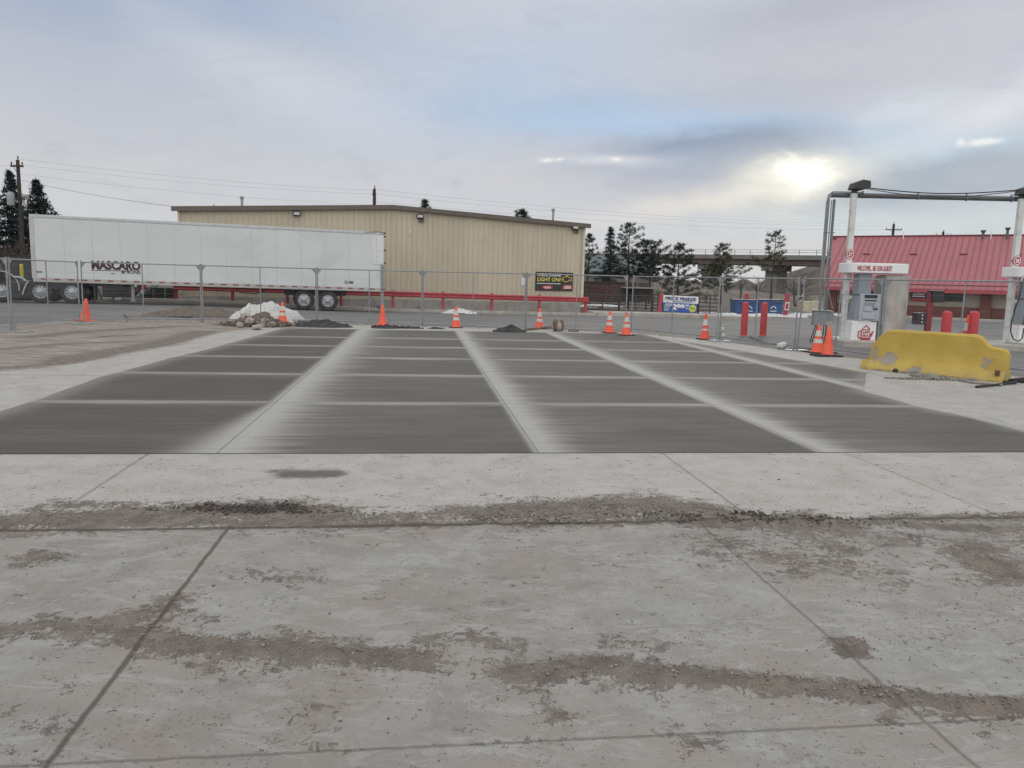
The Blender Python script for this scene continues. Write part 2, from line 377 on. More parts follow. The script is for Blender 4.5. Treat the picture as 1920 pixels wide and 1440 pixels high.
def masks(P):
    d = np.zeros(len(P)); st = np.zeros(len(P)); wt = np.zeros(len(P))
    for px, wd, am in DIRT: d = np.maximum(d, stroke(P, px, wd * 1.45, am * .92)) + .12 * stroke(P, px, wd * 1.6, am)
    for px, wd, am in STAIN: st = np.maximum(st, stroke(P, px, wd, am))
    for px, wd, am in WET: wt = np.maximum(wt, stroke(P, px, wd, am))
    b = poly_sdf(P, BROWN)
    return d, st, wt, np.clip(b / .5 + .5, 0, 1)
def grid_mesh(name, xs, ys, zf, mat_, attrs=None, smooth=True):
    Xg, Yg = np.meshgrid(xs, ys); P = np.stack([Xg.ravel(), Yg.ravel()], 1)
    z = zf(P); me = bpy.data.meshes.new(name); nx, ny = len(xs), len(ys)
    i = np.arange(nx * ny).reshape(ny, nx)
    q = np.stack([i[:-1, :-1], i[:-1, 1:], i[1:, 1:], i[1:, :-1]], -1).reshape(-1, 4)
    me.vertices.add(nx * ny); me.vertices.foreach_set('co', np.column_stack([P, z]).ravel())
    me.loops.add(q.size); me.loops.foreach_set('vertex_index', q.ravel()); me.polygons.add(len(q))
    me.polygons.foreach_set('loop_start', np.arange(0, q.size, 4)); me.update(calc_edges=True); me.validate()
    for nm, a in (attrs or {}).items():
        at = me.attributes.new(nm, 'FLOAT', 'POINT'); at.data.foreach_set('value', np.asarray(a, np.float32))
    me.materials.append(mat_)
    if smooth: me.shade_smooth()
    o = bpy.data.objects.new(name, me); col.objects.link(o); return o, P

# concrete pavement material
def pavement_mat():
    m_ = bpy.data.materials.new('worn concrete'); m_.use_nodes = True; k = NT(m_.node_tree)
    co = k.n('ShaderNodeTexCoord').outputs['Object']
    big = k.noise(co, .55, 5, .6, .3); mid = k.noise(co, 2.6, 6, .62, .5); fine = k.noise(co, 22, 6, .65); grit = k.noise(co, 130, 4, .7); sp = k.noise(co, 46, 3, .6)
    c = k.mix(k.sm(big, .35, .66), (.318, .32, .305), (.325, .305, .28))
    c = k.mix(k.sm(mid, .42, .62, 0, .8), c, (.225, .218, .203))
    c = k.mix(k.sm(k.noise(co, 1.1, 6, .68, .8), .46, .58, 0, .7), c, (.29, .25, .22))
    c = k.mix(k.sm(k.noise(k.vscale(co, (1.2, 2.6, 1)), 2.4, 6, .72, 1.4), .50, .60, 0, .6), c, (.40, .40, .385))
    c = k.mix(k.sm(fine, .35, .7, 0, .35), c, (.28, .268, .25))
    c = k.mix(k.sm(grit, .3, .75, 0, .45), c, (.2, .185, .17))
    c = k.mix(k.sm(k.noise(co, 300, 2, .6), .58, .68, 0, .35), c, (.13, .12, .11))
    c = k.mix(k.m('MULTIPLY', k.attr('stain'), k.sm(k.noise(co, 5, 7, .7, .6), .38, .62, .1, 1)), c, (.20, .172, .15))
    def dot(v): return k.n('ShaderNodeVectorMath', {0: co, 1: (v[0], v[1], 0)}, operation='DOT_PRODUCT').outputs['Value']
    s_, t_ = dot(e1), dot(e2)
    c = k.mix(k.sm(t_, ST(700, 987)[1] - .01, ST(700, 987)[1] + .01, 0, .78), c, k.mix(k.sm(mid, .35, .7), (.44, .428, .40), (.375, .358, .33)))   # the paler pour beyond the joint
    c = k.mix(k.sm(fine, .3, .75, 0, .16), c, (.24, .225, .21))
    wob = k.m('MULTIPLY', k.m('SUBTRACT', k.noise(co, 9, 4, .7), .5), .024)
    wid = k.sm(k.noise(co, 1.7, 3, .6), .3, .7, .5, 1.4)
    def line(x, x0, hw, soft=.012, lim=None, lo=None, hi=None):
        d = k.m('ABSOLUTE', k.m('ADD', k.m('SUBTRACT', x, x0), wob)); wd = k.m('MULTIPLY', wid, hw)
        r = k.sm(k.m('SUBTRACT', d, wd), 0, soft, 1, 0)
        if lo is not None: r = k.m('MULTIPLY', r, k.m('GREATER_THAN', lim, lo))
        if hi is not None: r = k.m('MULTIPLY', r, k.m('LESS_THAN', lim, hi))
        return r
    tJ = ST(700, 987)[1]; tK = ST(900, 1395)[1]; tE = ST(900, 850)[1]
    L = [line(t_, tJ, .012, .02), k.m('MULTIPLY', line(t_, tK, .001, .012), .6), line(s_, ST(275, 1190)[0], .003, .016, t_, None, tJ),
         k.m('MULTIPLY', line(s_, ST(1560, 1200)[0], .001, .014, t_, None, tJ), .6), line(s_, ST(210, 895)[0], .004, .012, t_, tJ, tE), line(s_, ST(1310, 900)[0], .004, .012, t_, tJ, tE),
         line(s_, ST(-700, 800)[0], .006, .02, t_, tE, None), line(t_, ST(60, 703)[1], .012, .03, s_, None, ST(190, 703)[0]), line(s_, ST(1660, 880)[0], .002, .01, t_, tJ, tE)]
    j = L[0]
    for x in L[1:]: j = k.m('MAXIMUM', j, x)
    halo = k.sm(k.m('ABSOLUTE', k.m('ADD', k.m('SUBTRACT', t_, tJ), wob)), .0, .11, .5, 0)
    c = k.mix(k.m('MULTIPLY', halo, k.sm(fine, .3, .6)), c, (.22, .185, .16))
    brown = k.attr('brown')
    bm_ = k.sm(k.m('ADD', brown, k.m('MULTIPLY', k.m('SUBTRACT', k.noise(k.vscale(co, (.35, 2.2, 1)), 1.6, 6, .7), .5), 1.1)), .35, .75)
    c = k.mix(k.m('MULTIPLY', bm_, .85), c, k.mix(k.sm(k.noise(k.vscale(co, (.3, 1.8, 1)), 3, 6, .7), .35, .65), (.15, .12, .095), (.34, .298, .255)))
    dirt = k.attr('dirt')
    nz = k.m('ADD', k.m('ADD', k.m('MULTIPLY', k.m('SUBTRACT', k.noise(k.vscale(co, (.8, 1.25, 1)), 5, 5, .6, .5), .5), 1.5), k.m('MULTIPLY', k.m('SUBTRACT', k.noise(co, 20, 8, .78, 1.0), .5), 3.2)), k.m('MULTIPLY', k.m('SUBTRACT', grit, .5), .5))
    dm = k.sm(k.m('ADD', dirt, nz), .40, .50)
    thin = k.sm(k.m('ADD', dirt, k.m('MULTIPLY', nz, .6)), .12, .6, 0, .42)
    c = k.mix(thin, c, (.235, .195, .17))
    dc = k.mix(k.sm(k.noise(co, 7, 5, .6), .35, .65), (.150, .128, .112), (.235, .20, .165))
    dc = k.mix(k.sm(grit, .45, .7, 0, .6), dc, (.075, .062, .055))
    c = k.mix(dm, c, dc)
    spk = k.m('MULTIPLY', k.sm(sp, .63, .665), k.sm(k.noise(co, 1.3, 3, .5), .36, .56))
    c = k.mix(k.m('MULTIPLY', spk, .75), c, (.12, .105, .095))
    c = k.mix(k.m('MULTIPLY', j, k.sm(t_, tJ + .05, tJ + .1, .85, .42)), c, (.085, .068, .057))
    wet = k.sm(k.m('ADD', k.attr('wet'), k.m('MULTIPLY', k.m('SUBTRACT', fine, .5), .9)), .30, 1.15)
    c = k.mix(k.m('MULTIPLY', wet, .85), c, (.085, .070, .058))
    h = k.m('ADD', k.m('MULTIPLY', grit, k.m('ADD', .15, k.m('MULTIPLY', dm, 1.3))), k.m('MULTIPLY', dm, .5))
    h = k.m('SUBTRACT', h, k.m('MULTIPLY', j, 1.2)); h = k.m('ADD', h, k.m('MULTIPLY', spk, .5))
    b = k.n('ShaderNodeBump', {'Strength': .55, 'Distance': .012, 'Height': h})
    bs = k.n('ShaderNodeBsdfPrincipled', {'Base Color': c, 'Roughness': .88, 'Specular IOR Level': .3, 'Normal': b.outputs[0]})
    k.t.links.new(bs.outputs[0], k.n('ShaderNodeOutputMaterial').inputs[0]); return m_
pav = pavement_mat()
near_m = {}
XS = np.arange(-6.6, 6.61, .035); YS = np.arange(.6, 9.0, .035)
Xg, Yg = np.meshgrid(XS, YS); P0 = np.stack([Xg.ravel(), Yg.ravel()], 1)
D0, S0, W0, B0 = masks(P0)
def near_z(P):
    n = fbm(P[:, 0] * 9, P[:, 1] * 9, 4, 3)
    edge = np.clip(np.minimum(np.minimum(P[:, 0] + 6.6, 6.6 - P[:, 0]), np.minimum(P[:, 1] - .6, 9.0 - P[:, 1])) / .4, 0, 1)
    return edge * (np.clip(D0 + (n - .5) * 1.0 - .35, 0, 1) * .02 * (.5 + n))
o, _ = grid_mesh('concrete_pavement', XS, YS, near_z, pav, {'dirt': D0, 'stain': S0, 'wet': W0, 'brown': B0}); struct(o)
NX1, NY1 = XS[-1], YS[-1]; NX0, NY0 = XS[0], YS[0]
def strip(xs, ys, nm='concrete_pavement'):
    Xq, Yq = np.meshgrid(xs, ys); P = np.stack([Xq.ravel(), Yq.ravel()], 1); d, s_, w_, b_ = masks(P)
    o, _ = grid_mesh(nm, xs, ys, lambda Q: np.zeros(len(Q)), pav, {'dirt': d, 'stain': s_, 'wet': w_, 'brown': b_}); struct(o)
strip(np.linspace(-26, NX0, 90), np.linspace(NY0, NY1, 40)); strip(np.linspace(NX1, 26, 90), np.linspace(NY0, NY1, 40))
strip(np.linspace(-26, 26, 53), np.linspace(-14, NY0, 15))
# far part of the pavement: up to the fence, its back edge follows the fence line; the slab lies on it
def far_edge(x):
    return np.interp(x, [-26, -14.5, -13.6, -10, -7, -3, .5, 3.9, 5.9, 7.2, 9.2, 11, 26], [19.0, 20.2, 24.2, 25.6, 25.9, 26.0, 26.0, 25.3, 22.6, 19.4, 15.9, 13.4, 11.5])
xs = np.linspace(-26, 26, 420); tt = np.linspace(0, 1, 150)
Pf = np.array([(x, NY1 + (far_edge(x) - NY1) * t) for t in tt for x in xs])
d, s_, w_, b_ = masks(Pf)
farband = np.clip(1 - (far_edge(Pf[:, 0]) - Pf[:, 1]) / .75, 0, 1) * np.clip((Pf[:, 0] + 12) / 3, 0, 1)
me = bpy.data.meshes.new('concrete_pavement'); nx, ny = len(xs), len(tt); i = np.arange(nx * ny).reshape(ny, nx)
q = np.stack([i[:-1, :-1], i[:-1, 1:], i[1:, 1:], i[1:, :-1]], -1).reshape(-1, 4)
me.from_pydata([(a, b, 0) for a, b in Pf], [], q.tolist()); me.materials.append(pav)
d = np.maximum(d, farband * .62)
for nm, a in (('dirt', d), ('stain', s_), ('wet', w_), ('brown', b_)):
    at = me.attributes.new(nm, 'FLOAT', 'POINT'); at.data.foreach_set('value', np.asarray(a, np.float32))
o = bpy.data.objects.new('concrete_pavement', me); col.objects.link(o); struct(o)

# ------------------------------------------------------------------ fresh slab
tN = ST(960, 850)[1]; tF = ST(860, 621)[1]
LEFT = [ST(-260, 850), ST(0, 772), ST(80, 747), ST(190, 707), ST(233, 696), ST(317, 672), ST(392, 655), ST(470, 633), ST(529, 616)]
RIGHT = [ST(2200, 853), ST(1920, 807), ST(1875, 788), ST(1807, 780), ST(1725, 764), ST(1620, 734), ST(1624, 699), ST(1537, 683), ST(1425, 664), ST(1335, 649), ST(1222, 631)]
def bound(pts, t):
    pts = sorted(pts, key=lambda p: p[1]); return np.interp(t, [p[1] for p in pts], [p[0] for p in pts])
SJ = [ST(410, 848)[0], ST(1003, 840)[0], ST(1545, 850)[0], ST(1620, 732)[0]]
TJ = [ST(960, 758)[1], ST(960, 706)[1], ST(960, 675)[1], ST(960, 654)[1], ST(960, 638)[1]]
print('slab tN %.2f tF %.2f TJ %s SJ %s' % (tN, tF, np.round(TJ, 2), np.round(SJ, 2)))
ts = np.linspace(tN, tF, 330); ns = 420; V = []; dry = []
for t in ts:
    l, r = bound(LEFT, t), bound(RIGHT, t)
    l += .03 * (vnoise(np.array([t * 3.]), np.array([0.]), 5)[0] - .5); r += .03 * (vnoise(np.array([t * 3.]), np.array([9.]), 6)[0] - .5)
    s = np.linspace(l, r, ns); st_n = fbm(s * 1.1, np.full(ns, t * 9), 4, 11); st_f = fbm(s * .9, np.full(ns, t * 26), 3, 12)
    dd = np.zeros(ns)
    for q_, s0 in enumerate(SJ):
        x = s - s0; wr = (.40, .27, .27, .22)[q_] * (.55 + .5 * (st_n - .45) + .95 * st_f); lw = (.16, .05, .06, .07)[q_]
        if q_ == 0: lw = .08 + .28 * np.clip(1 - (t - tN) / 2.6, 0, 1)
        v = np.where(x > 0, np.exp(-(np.maximum(x - .10, 0) / np.maximum(wr, .1)) ** 1.5), np.exp(-(x / lw) ** 2))
        v = np.maximum(v, np.where(x > 0, .30 * np.exp(-np.maximum(x, 0) / .7) * (1 + 1.2 * (st_n - .5)), 0)); dd = np.maximum(dd, v * (.92 + .35 * (st_f - .5)))
    for q_, t0 in enumerate(TJ):
        y = t - t0; n_ = .75 + .9 * (st_n - .4)
        v = np.exp(-(y / (.10 + .015 * q_)) ** 2) if y > 0 else np.exp(-(np.abs(y) / (.16 + .02 * q_) / np.maximum(n_, .2)) ** 1.3)
        dd = np.maximum(dd, v * (.68 + .5 * (st_n - .5)))
    e = np.minimum(s - l, r - s); dd = np.maximum(dd, .35 * np.exp(-(e / .25) ** 2))
    dd = np.clip(dd + np.where(s > SJ[0], .055, 0.0) + .03 * np.clip((t - tN) / 8, 0, 1) + .20 * np.clip(fbm(s * .8 + 20, np.full(ns, t * 1.3), 4, 77) - .5, 0, 1) + .10 * (fbm(s * .35, np.full(ns, t * .6), 3, 40) - .5) + .09 * (st_n - .5), 0, 1)
    if t > tF - .25: dd = np.maximum(dd, .5 * (1 - (tF - t) / .25))
    for a in range(ns):
        x, y = XY(s[a], t); V.append((x, y, .006))
    dry.append(dd)
i = np.arange(len(V)).reshape(len(ts), ns); q = np.stack([i[:-1, :-1], i[:-1, 1:], i[1:, 1:], i[1:, :-1]], -1).reshape(-1, 4)
me = bpy.data.meshes.new('concrete_slab'); me.from_pydata(V, [], q.tolist())
at = me.attributes.new('dry', 'FLOAT', 'POINT'); at.data.foreach_set('value', np.concatenate(dry).astype(np.float32))
m_ = bpy.data.materials.new('fresh broomed concrete'); m_.use_nodes = True; k = NT(m_.node_tree)
co = k.n('ShaderNodeTexCoord').outputs['Object']
rot = k.n('ShaderNodeMapping', {'Vector': co, 'Rotation': (0, 0, -AY)}).outputs[0]
brm = k.noise(k.vscale(rot, (1.2, 60, 1)), 1, 4, .65); brm2 = k.noise(k.vscale(rot, (.7, 9, 1)), 1, 5, .6); gr = k.noise(co, 110, 4, .7); bl = k.noise(co, .8, 4, .6)
dr = k.attr('dry'); dr = k.m('ADD', dr, k.m('MULTIPLY', k.m('SUBTRACT', brm2, .5), .20)); dr = k.m('ADD', dr, k.m('MULTIPLY', k.m('SUBTRACT', brm, .5), .14), clamp=True)
c = k.mix(dr, k.mix(bl, (.082, .077, .069), (.098, .092, .082)), (.38, .372, .345))
c = k.mix(k.sm(gr, .35, .75, 0, .25), c, (.08, .075, .07), 'MULTIPLY') if False else k.mix(k.sm(gr, .3, .8, 0, .22), c, (.2, .19, .18))
def dotn(v): return k.n('ShaderNodeVectorMath', {0: co, 1: (v[0], v[1], 0)}, operation='DOT_PRODUCT').outputs['Value']
s_, t_ = dotn(e1), dotn(e2); jl = None
for x, x0, hw in [(s_, a, .004) for a in SJ[:3]] + [(s_, SJ[3], .004)] + [(t_, a, .003) for a in TJ]:
    v = k.sm(k.m('ABSOLUTE', k.m('SUBTRACT', x, x0)), hw, hw + .008, 1, 0); jl = v if jl is None else k.m('MAXIMUM', jl, v)
c = k.mix(k.m('MULTIPLY', jl, .55), c, (.09, .085, .08))
hh = k.m('SUBTRACT', k.m('ADD', k.m('MULTIPLY', brm, .7), k.m('MULTIPLY', gr, .4)), jl)
b = k.n('ShaderNodeBump', {'Strength': .35, 'Distance': .006, 'Height': hh})
bs = k.n('ShaderNodeBsdfPrincipled', {'Base Color': c, 'Roughness': .92, 'Specular IOR Level': .12, 'Normal': b.outputs[0]})
k.t.links.new(bs.outputs[0], k.n('ShaderNodeOutputMaterial').inputs[0]); me.materials.append(m_)
o = bpy.data.objects.new('concrete_slab', me); col.objects.link(o); struct(o)
# ------------------------------------------------------------------ ground beyond: asphalt lot, dirt land
def ground_mat():
    m_ = bpy.data.materials.new('asphalt and dirt'); m_.use_nodes = True; k = NT(m_.node_tree)
    co = k.n('ShaderNodeTexCoord').outputs['Object']
    a = k.noise(co, .35, 5, .6); b_ = k.noise(k.vscale(co, (.15, 1.1, 1)), 1.3, 5, .65); g = k.noise(co, 60, 3, .7)
    c = k.mix(k.sm(a, .3, .7), (.15, .147, .147), (.205, .20, .196))
    c = k.mix(k.sm(b_, .4, .7, 0, .6), c, (.24, .232, .222)); c = k.mix(k.sm(g, .3, .7, 0, .3), c, (.11, .105, .1))
    c = k.mix(k.sm(k.noise(k.vscale(co, (.12, 2.2, 1)), 2, 4, .6), .55, .7, 0, .5), c, (.10, .098, .1))
    land = k.mix(k.sm(a, .35, .65), (.135, .112, .088), (.085, .074, .062))
    land = k.mix(k.sm(k.noise(co, .5, 5, .7), .66, .70), land, (.5, .5, .5))
    dl = k.mix(k.sm(k.noise(co, 2, 5, .6), .3, .7), (.21, .17, .14), (.28, .235, .20))
    nz = k.m('MULTIPLY', k.m('SUBTRACT', k.noise(co, 1.6, 6, .7), .5), .8)
    c = k.mix(k.sm(k.m('ADD', k.attr('dusty'), nz), .3, .75), c, dl)
    c = k.mix(k.sm(k.m('ADD', k.attr('land'), nz), .4, .6), c, land)
    b = k.n('ShaderNodeBump', {'Strength': .4, 'Distance': .02, 'Height': k.noise(co, 25, 6, .7)})
    bs = k.n('ShaderNodeBsdfPrincipled', {'Base Color': c, 'Roughness': .9, 'Specular IOR Level': .25, 'Normal': b.outputs[0]})
    k.t.links.new(bs.outputs[0], k.n('ShaderNodeOutputMaterial').inputs[0]); return m_
gm = ground_mat()
KERB = [G(-250, 553), G(0, 561), G(300, 570), G(580, 577), G(760, 582), G(1114, 589), G(1250, 594), G(1400, 601)]
kx = [p.x for p in KERB]; ky = [p.y for p in KERB]
print('kerb', [(round(p.x, 1), round(p.y, 1), round(p.z, 2)) for p in KERB])
GX = np.concatenate([[-3000, -1200, -500, -250, -140, -90], np.arange(-60, 80.1, .5), [95, 140, 250, 500, 1200, 3000]])
GY = np.concatenate([[-600, -100, -30, -10, 0], np.arange(8, 75.1, .5), [80, 90, 110, 150, 220, 400, 900, 3000]])
Xq, Yq = np.meshgrid(GX, GY); Pq = np.stack([Xq.ravel(), Yq.ravel()], 1)
def kerbline(x): return np.interp(x, kx + [kx[-1] + 4, kx[-1] + 8, 200], ky + [57, 59, 59])
land = ((Pq[:, 1] > kerbline(Pq[:, 0]) + .5)).astype(float); store = (Pq[:, 0] > 19) & (Pq[:, 1] < 66 - (Pq[:, 0] - 26) * .5); land[store] = 0
land[Pq[:, 1] < -20] = 1
dusty = np.clip(1 - (Pq[:, 1] - far_edge(np.clip(Pq[:, 0], -26, 26))) / 2.2, 0, 1) * np.where(Pq[:, 0] < 6, 1, .35)
dusty = np.maximum(dusty, .8 * np.exp(-((Pq[:, 0] + 11.5) / 5) ** 2 - ((Pq[:, 1] - 29.5) / 2.3) ** 2))
def gfz(P):
    z = gz(P[:, 0], P[:, 1]) - .02
    # dig the sheet away under the flat pavement so the two never meet
    und = (np.abs(P[:, 0]) < 24) & (P[:, 1] < far_edge(P[:, 0]) - 1.2); return np.where(und, z - .15, z)
o, _ = grid_mesh('ground', GX, GY, gfz, gm, {'land': land, 'dusty': dusty}); struct(o)

def kerb_obj(pts, w_, h_, name, m, lift=0):
    mb = MB(); vs = []; n = len(pts)
    for i_, p in enumerate(pts):
        a = pts[max(i_ - 1, 0)]; b = pts[min(i_ + 1, n - 1)]; d = Vector((b.x - a.x, b.y - a.y, 0)).normalized(); nn = Vector((-d.y, d.x, 0))
        z = gzf(p.x, p.y) + lift
        for off, zz in ((0, -.2), (0.02, h_ - .02), (.05, h_), (w_, h_), (w_, -.2)):
            q_ = Vector((p.x, p.y, 0)) + nn * off; vs.append((q_.x, q_.y, z + zz))
    fs = [(i_ * 5 + j, (i_ + 1) * 5 + j, (i_ + 1) * 5 + j + 1, i_ * 5 + j + 1) for i_ in range(n - 1) for j in range(4)]
    fs += [(0, 1, 2, 3, 4), tuple((n - 1) * 5 + j for j in (4, 3, 2, 1, 0))]
    return struct(mb.add(vs, fs).build(name, m))
def densify(pts, n=8):
    out = []
    for a, b in zip(pts[:-1], pts[1:]):
        for j in range(n): out.append(a.lerp(b, j / n))
    return out + [pts[-1]]
KL = []
for u in (-260, -100, 0, 150, 300, 450, 580, 760, 940, 1114):      # kerb just before the guardrail line
    nrm = Vector((-math.sin(.235), math.cos(.235), 0)); KL.append(A(u, 560, 41.8 + (u - 331) * .0062))
kerb_obj(densify(KL), .35, .13, 'kerb', kerb_m)
kerb_obj(densify([KL[-1]] + [p for p in KERB[6:]]), 2.4, .20, 'kerb', kerb_m)

# ------------------------------------------------------------------ metal building
YL, YR = 43.2, 48.3
WL = A(337, 420, YL); WR = A(1092, 500, YR); WL.z = WR.z = 0
wd = (WR - WL); Wn = wd.length; ang_w = math.atan2(wd.y, wd.x)
bl_ = thing('metal_building', 'tan ribbed metal building with low gable roof and dark brown trim behind the trailer', 'building', (WL.x, WL.y, 0), ang_w)
tan = mat('tan ribbed sheet', (.52, .457, .348), .55, .07, .5, dirt=(.42, .37, .29), dscale=.8, damt=.4, stretch=(1, 1, .4))
trim = mat('brown trim', (.125, .105, .085), .6, .1, 3)
EAVE, RIDGE = 5.05, 5.62; FT = .28
def topz(x): return EAVE + (RIDGE - EAVE) * (1 - abs(x / Wn - .5) * 2)
mb = MB(); x = 0; prof = []
while x < Wn - .01:
    for dx, dy in ((0, 0), (.24, 0), (.255, -.035), (.29, -.035)): prof.append((min(x + dx, Wn), dy))
    x += .305
prof.append((Wn, 0)); n = len(prof)
vs = [(a, b, FT) for a, b in prof] + [(a, b, topz(a) - .02) for a, b in prof]
mb.add(vs, [(i_, i_ + 1, n + i_ + 1, n + i_) for i_ in range(n - 1)])
mb.box((.0, 15, 2.6), (.04, 30, 4.7)); mb.box((Wn, 15, 2.6), (.04, 30, 4.7)); mb.build('wall', tan, bl_)
MB().box((Wn / 2, .04, FT / 2 - .45), (Wn - .1, .2, FT + .9)).build('foundation', conc_m, bl_)
mb = MB(); OV = .35
pr = [(-OV, EAVE - .03), (Wn / 2, RIDGE), (Wn + OV, EAVE - .03), (Wn + OV, EAVE + .06), (Wn / 2, RIDGE + .1), (-OV, EAVE + .06)]
mb.prism(pr, -.22, 31, 'XZ'); rf = mb.build('roof', mat('roof sheet', (.3, .27, .22), .6, .1), bl_)
mb = MB(); mb.prism([(-OV - .02, EAVE - .18), (Wn / 2, RIDGE - .12), (Wn + OV + .02, EAVE - .18), (Wn + OV + .02, EAVE + .08), (Wn / 2, RIDGE + .12), (-OV - .02, EAVE + .08)], -.28, -.2, 'XZ'); mb.build('trim', trim, bl_)
MB().box((-.02, -.06, (FT + EAVE) / 2), (.12, .1, EAVE - FT - .3)).build('corner_trim', tan, bl_)
MB().box((Wn + .02, -.06, (FT + EAVE) / 2), (.14, .12, EAVE - FT - .3)).build('corner_trim', mat('corner tan', (.60, .55, .44), .5), bl_)
Winv = Matrix.Rotation(-ang_w, 3, 'Z')
def onwall(u, v):        # local x, z on the wall face
    d = ray(u, v); nrm = Vector((-math.sin(ang_w), math.cos(ang_w), 0)); t = (Vector((WL.x, WL.y, 0)) - CAM).dot(nrm) / d.dot(nrm)
    p = Winv @ (CAM + d * t - Vector((WL.x, WL.y, 0))); return p.x, p.z
for u, v, wx in ((557, 401, .42), (787, 406, .42), (1077, 427, .42)):
    x, z = onwall(u, v)
    fl = thing('flood_light', {557: 'boxy wall floodlight under the gable trim above the trailer', 787: 'boxy wall floodlight with bracket right of the roof peak', 1077: 'boxy wall floodlight near the right corner of the tan building'}[u], 'wall light',
               (WL.x + x * math.cos(ang_w) + .06 * math.sin(ang_w), WL.y + x * math.sin(ang_w) - .06 * math.cos(ang_w), z), ang_w, 'floodlights on the tan building')
    MB().box((0, -.12, 0), (.40, .22, .24), rx=R(-12)).build('housing', lamp_b, fl, bevel=.02)
    MB().box((0, -.24, -.01), (.30, .02, .15), rx=R(-12)).build('lens', lens, fl)
    if u > 600: MB().box((.18, -.03, -.2), (.12, .08, .28)).box((0, -.03, -.22), (.08, .06, .25)).build('bracket', trim, fl)
x, z = onwall(769, 435)
MB().box((x, -.06, z), (.07, .07, .16)).box((x - .12, -.05, z - .16), (.3, .015, .015)).build('junction_box', inkwhite, bl_)
x, z = onwall(1062, 562); MB().box((x, -.045, z), (1.15, .012, .42)).build('patch_panel', mat('pale patch', (.5, .46, .44), .7, .1, 3), bl_)
x, z = onwall(981, 528)
t_ = thing('notice_sign', 'small white notice on the tan wall left of the black banner', 'sign', (WL.x + x * math.cos(ang_w), WL.y + x * math.sin(ang_w), z), ang_w)
MB().box((0, -.05, 0), (.26, .015, .40)).build('panel', inkwhite, t_)
for q_ in range(3): MB().box((0, -.06, .1 - q_ * .1), (.18, .006, .03)).build('text_line', mat('notice grey', (.25, .25, .25)), t_)
def pipe(u, v0, v1, Yd, nm, lab, r=.07, capk=True, m=galv):
    p = A(u, v1, Yd); q = A(u, v0, Yd); h = q.z - p.z
    t = thing(nm, lab, 'roof vent', (p.x, p.y, p.z - .3))
    MB().tube((0, 0, 0), (0, 0, h + .25), r, n=12).build('pipe', m, t, smooth='auto')
    if capk: MB().lathe([(r * 1.2, h + .18), (r * 1.7, h + .2), (r * 1.7, h + .3), (r * .6, h + .34)], n=12).build('cap', m, t, smooth='auto')
pipe(454, 369, 386, 47.5, 'roof_vent', 'galvanised vent pipe on the tan roof above the trailer middle', .08)
pipe(1037, 392, 410, 49.5, 'roof_vent', 'galvanised vent pipe near the right end of the tan roof', .07)
pipe(401, 382, 387, 47, 'roof_vent', 'very short dark vent stub left of the tall vent on the tan roof', .03, False, darksteel)
# banner CHECK ENGINE LIGHT ON?
x0, z1 = onwall(1004, 509.5); x1, z0 = onwall(1073, 543)
bw, bh = x1 - x0, z1 - z0 + .1
bt = thing('wall_banner', 'black banner reading CHECK ENGINE LIGHT ON? on the tan wall', 'banner', (WL.x + x0 * math.cos(ang_w), WL.y + x0 * math.sin(ang_w), z1 - bh), ang_w)
MB().box((bw / 2, -.055, bh / 2), (bw, .02, bh)).build('banner_sheet', banblack, bt)
text('CHECK ENGINE', 'lettering', inkwhite, bt, (bw * .05, -.067, bh * .77), bh * .16, bw * .62, bold=.02)
text('LIGHT ON?', 'lettering', inkyel, bt, (bw * .05, -.067, bh * .50), bh * .21, bw * .62, bold=.02)
mb = MB()
for a in range(16): mb.box((bw * (.06 + .039 * a), -.067, bh * .385), (bw * .03, .004, bh * .04))
mb.build('small_print', inkwhite, bt)
eng = [(.74, .55), (.74, .72), (.80, .78), (.88, .78), (.90, .70), (.93, .70), (.93, .74), (.965, .74), (.965, .54), (.93, .54), (.93, .60), (.90, .60), (.86, .50), (.78, .50)]
mb = MB(); q_ = [Vector((bw * a, -.07, bh * b)) for a, b in eng]; mb.path(q_ + [q_[0]], .022, 4)
mb.path([(bw * .705, -.07, bh * .52), (bw * .705, -.07, bh * .74)], .02, 4); mb.path([(bw * .705, -.07, bh * .63), (bw * .74, -.07, bh * .63)], .02, 4)
mb.box((bw * .84, -.07, bh * .865), (bw * .1, .01, bh * .05)); mb.box((bw * .84, -.07, bh * .82), (bw * .03, .01, bh * .06)); mb.build('engine_symbol', inkyel, bt)
mb = MB(); mb.prism([(bw * .16, bh * .13), (bw * .18, bh * .24), (bw * .30, bh * .30), (bw * .46, bh * .27), (bw * .45, bh * .12), (bw * .3, bh * .08)], -.075, -.066, 'XZ'); mb.build('red_patch', inkred, bt); mb = MB()
mb.prism([(bw * .70, bh * .09), (bw * .74, bh * .31), (bw * .985, bh * .33), (bw * .985, bh * .11)], -.075, -.066, 'XZ'); mb.build('red_patch', inkred, bt)
for a, b, c_ in ((.22, .2, .2), (.24, .14, .16), (.78, .27, .17), (.77, .21, .18), (.76, .15, .2)): MB().box((bw * (a + c_ / 2), -.078, bh * b), (bw * c_, .004, bh * .03)).build('text_line', inkwhite, bt)

